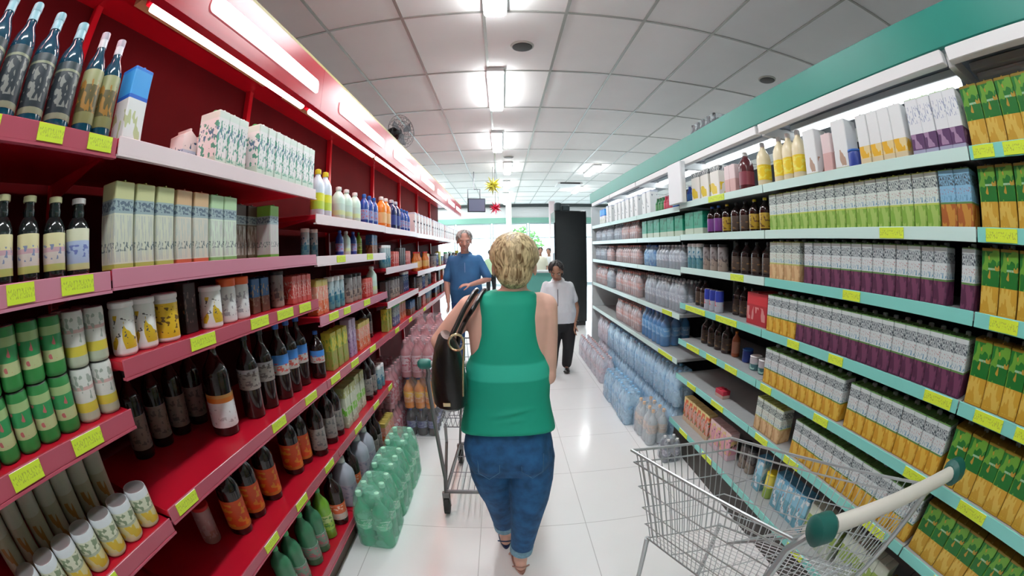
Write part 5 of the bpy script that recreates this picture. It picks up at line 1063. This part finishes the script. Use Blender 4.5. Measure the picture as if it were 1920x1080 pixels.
MB().tube([(.878+.03*math.cos(a), 4.918+.03*math.sin(a), -.895) for a in [2*math.pi*k/16 for k in range(16)]], .005, 6, closed=True).build('bracelet', black, cl)
mn = figure('grey-haired man in blue short-sleeved shirt facing down the aisle towards us', dict(head=(-.455, 4.93, .105), look=(math.radians(188), math.radians(14), 0), sl=(-.270, 5.0, -.095), sr=(-.645, 5.0, -.095),
    el=(-.175, 4.93, -.36), wl=(-.375, 4.72, -.405), er=(-.690, 4.99, -.38), wr=(-.665, 4.90, -.62), hl=(-.365, 5.02, -.66), hr=(-.545, 5.02, -.66), kl=(-.355, 5.00, -1.08), kr=(-.555, 5.02, -1.08), al=(-.345, 5.06, -1.47), ar=(-.565, 5.06, -1.47),
    toe=(.05, -1, 0), hw=.175, belly=.04, hs=1.12, hdl=(-1, -.35, 0), hnl=(0, .2, -1)), dict(skin=skin_mat('ruddy_skin', (.50, .25, .19)), hair=strands('grey_hair', (.16, .15, .14), (.48, .47, .45)), shirt=mat('blue_shirt', (.03, .13, .30), .8, noise=.12, nscale=9, bump=.4, bscale=22), trousers=mat('blue_jeans', (.02, .07, .22), .8, noise=.15), shoe=MATS['black_shoe'], sleeve=.85, collar=mat('blue_shirt', (0,0,0)), placket=mat('pale_placket', (.25, .35, .6), .6), brow=(.3, .28, .26), hem=.0), .008)
def distant(label, x, y, top, shirt, trous, yaw=180, sk='tan_skin', hr='black_hair'):
    s = (top+H)/1.72; f = Vector((-math.sin(math.radians(yaw)), math.cos(math.radians(yaw)), 0)); r = Vector((f.y, -f.x, 0)); B_ = Vector((x, y, -H))
    def q(a, b, z): return tuple(B_+r*a*s+f*b*s+Vector((0, 0, z*s)))
    figure(label, dict(head=q(0, .03, 1.60), look=(math.radians(yaw), .1, 0), sl=q(-.17, 0, 1.38), sr=q(.17, 0, 1.38), el=q(-.22, 0, 1.08), er=q(.22, 0, 1.08), wl=q(-.19, .16, .90), wr=q(.19, .2, .95), hl=q(-.09, 0, .88), hr=q(.09, 0, .88),
        kl=q(-.10, .03, .48), kr=q(.10, .02, .48), al=q(-.10, 0, .09), ar=q(.10, -.02, .09), toe=tuple(f), hw=.155), dict(skin=MATS[sk], hair=MATS[hr], shirt=shirt, trousers=trous, shoe=MATS['black_shoe'], sleeve=.7, hem=.0), .012, True, s)
cream = mat('cream_shirt', (.72, .68, .55), .8)
distant('distant shopper in cream shirt right behind the woman\'s head, beyond the counter', 1.10, 12.0, .03, cream, MATS['black_trousers'])
distant('distant shopper in pale grey shirt nearest the black fridge', 1.42, 12.6, .0, mat('pale_grey_shirt', (.6, .62, .62), .8), MATS['blue_jeans'], 150)
distant('distant shopper in light green shirt between the man and the woman in green', -.36, 12.2, -.02, mat('light_green_shirt', (.45, .62, .40), .8), MATS['black_trousers'], 200)

# ------------------------------------------------------------------ lift everything to stand on z = 0
for o in list(S.objects):
    if o.parent is None: o.location.z += H
S.cycles.max_bounces = 8; S.cycles.transparent_max_bounces = 24; S.cycles.sample_clamp_indirect = 6; S.cycles.caustics_reflective = False; S.cycles.caustics_refractive = False
S.cycles.use_denoising = True
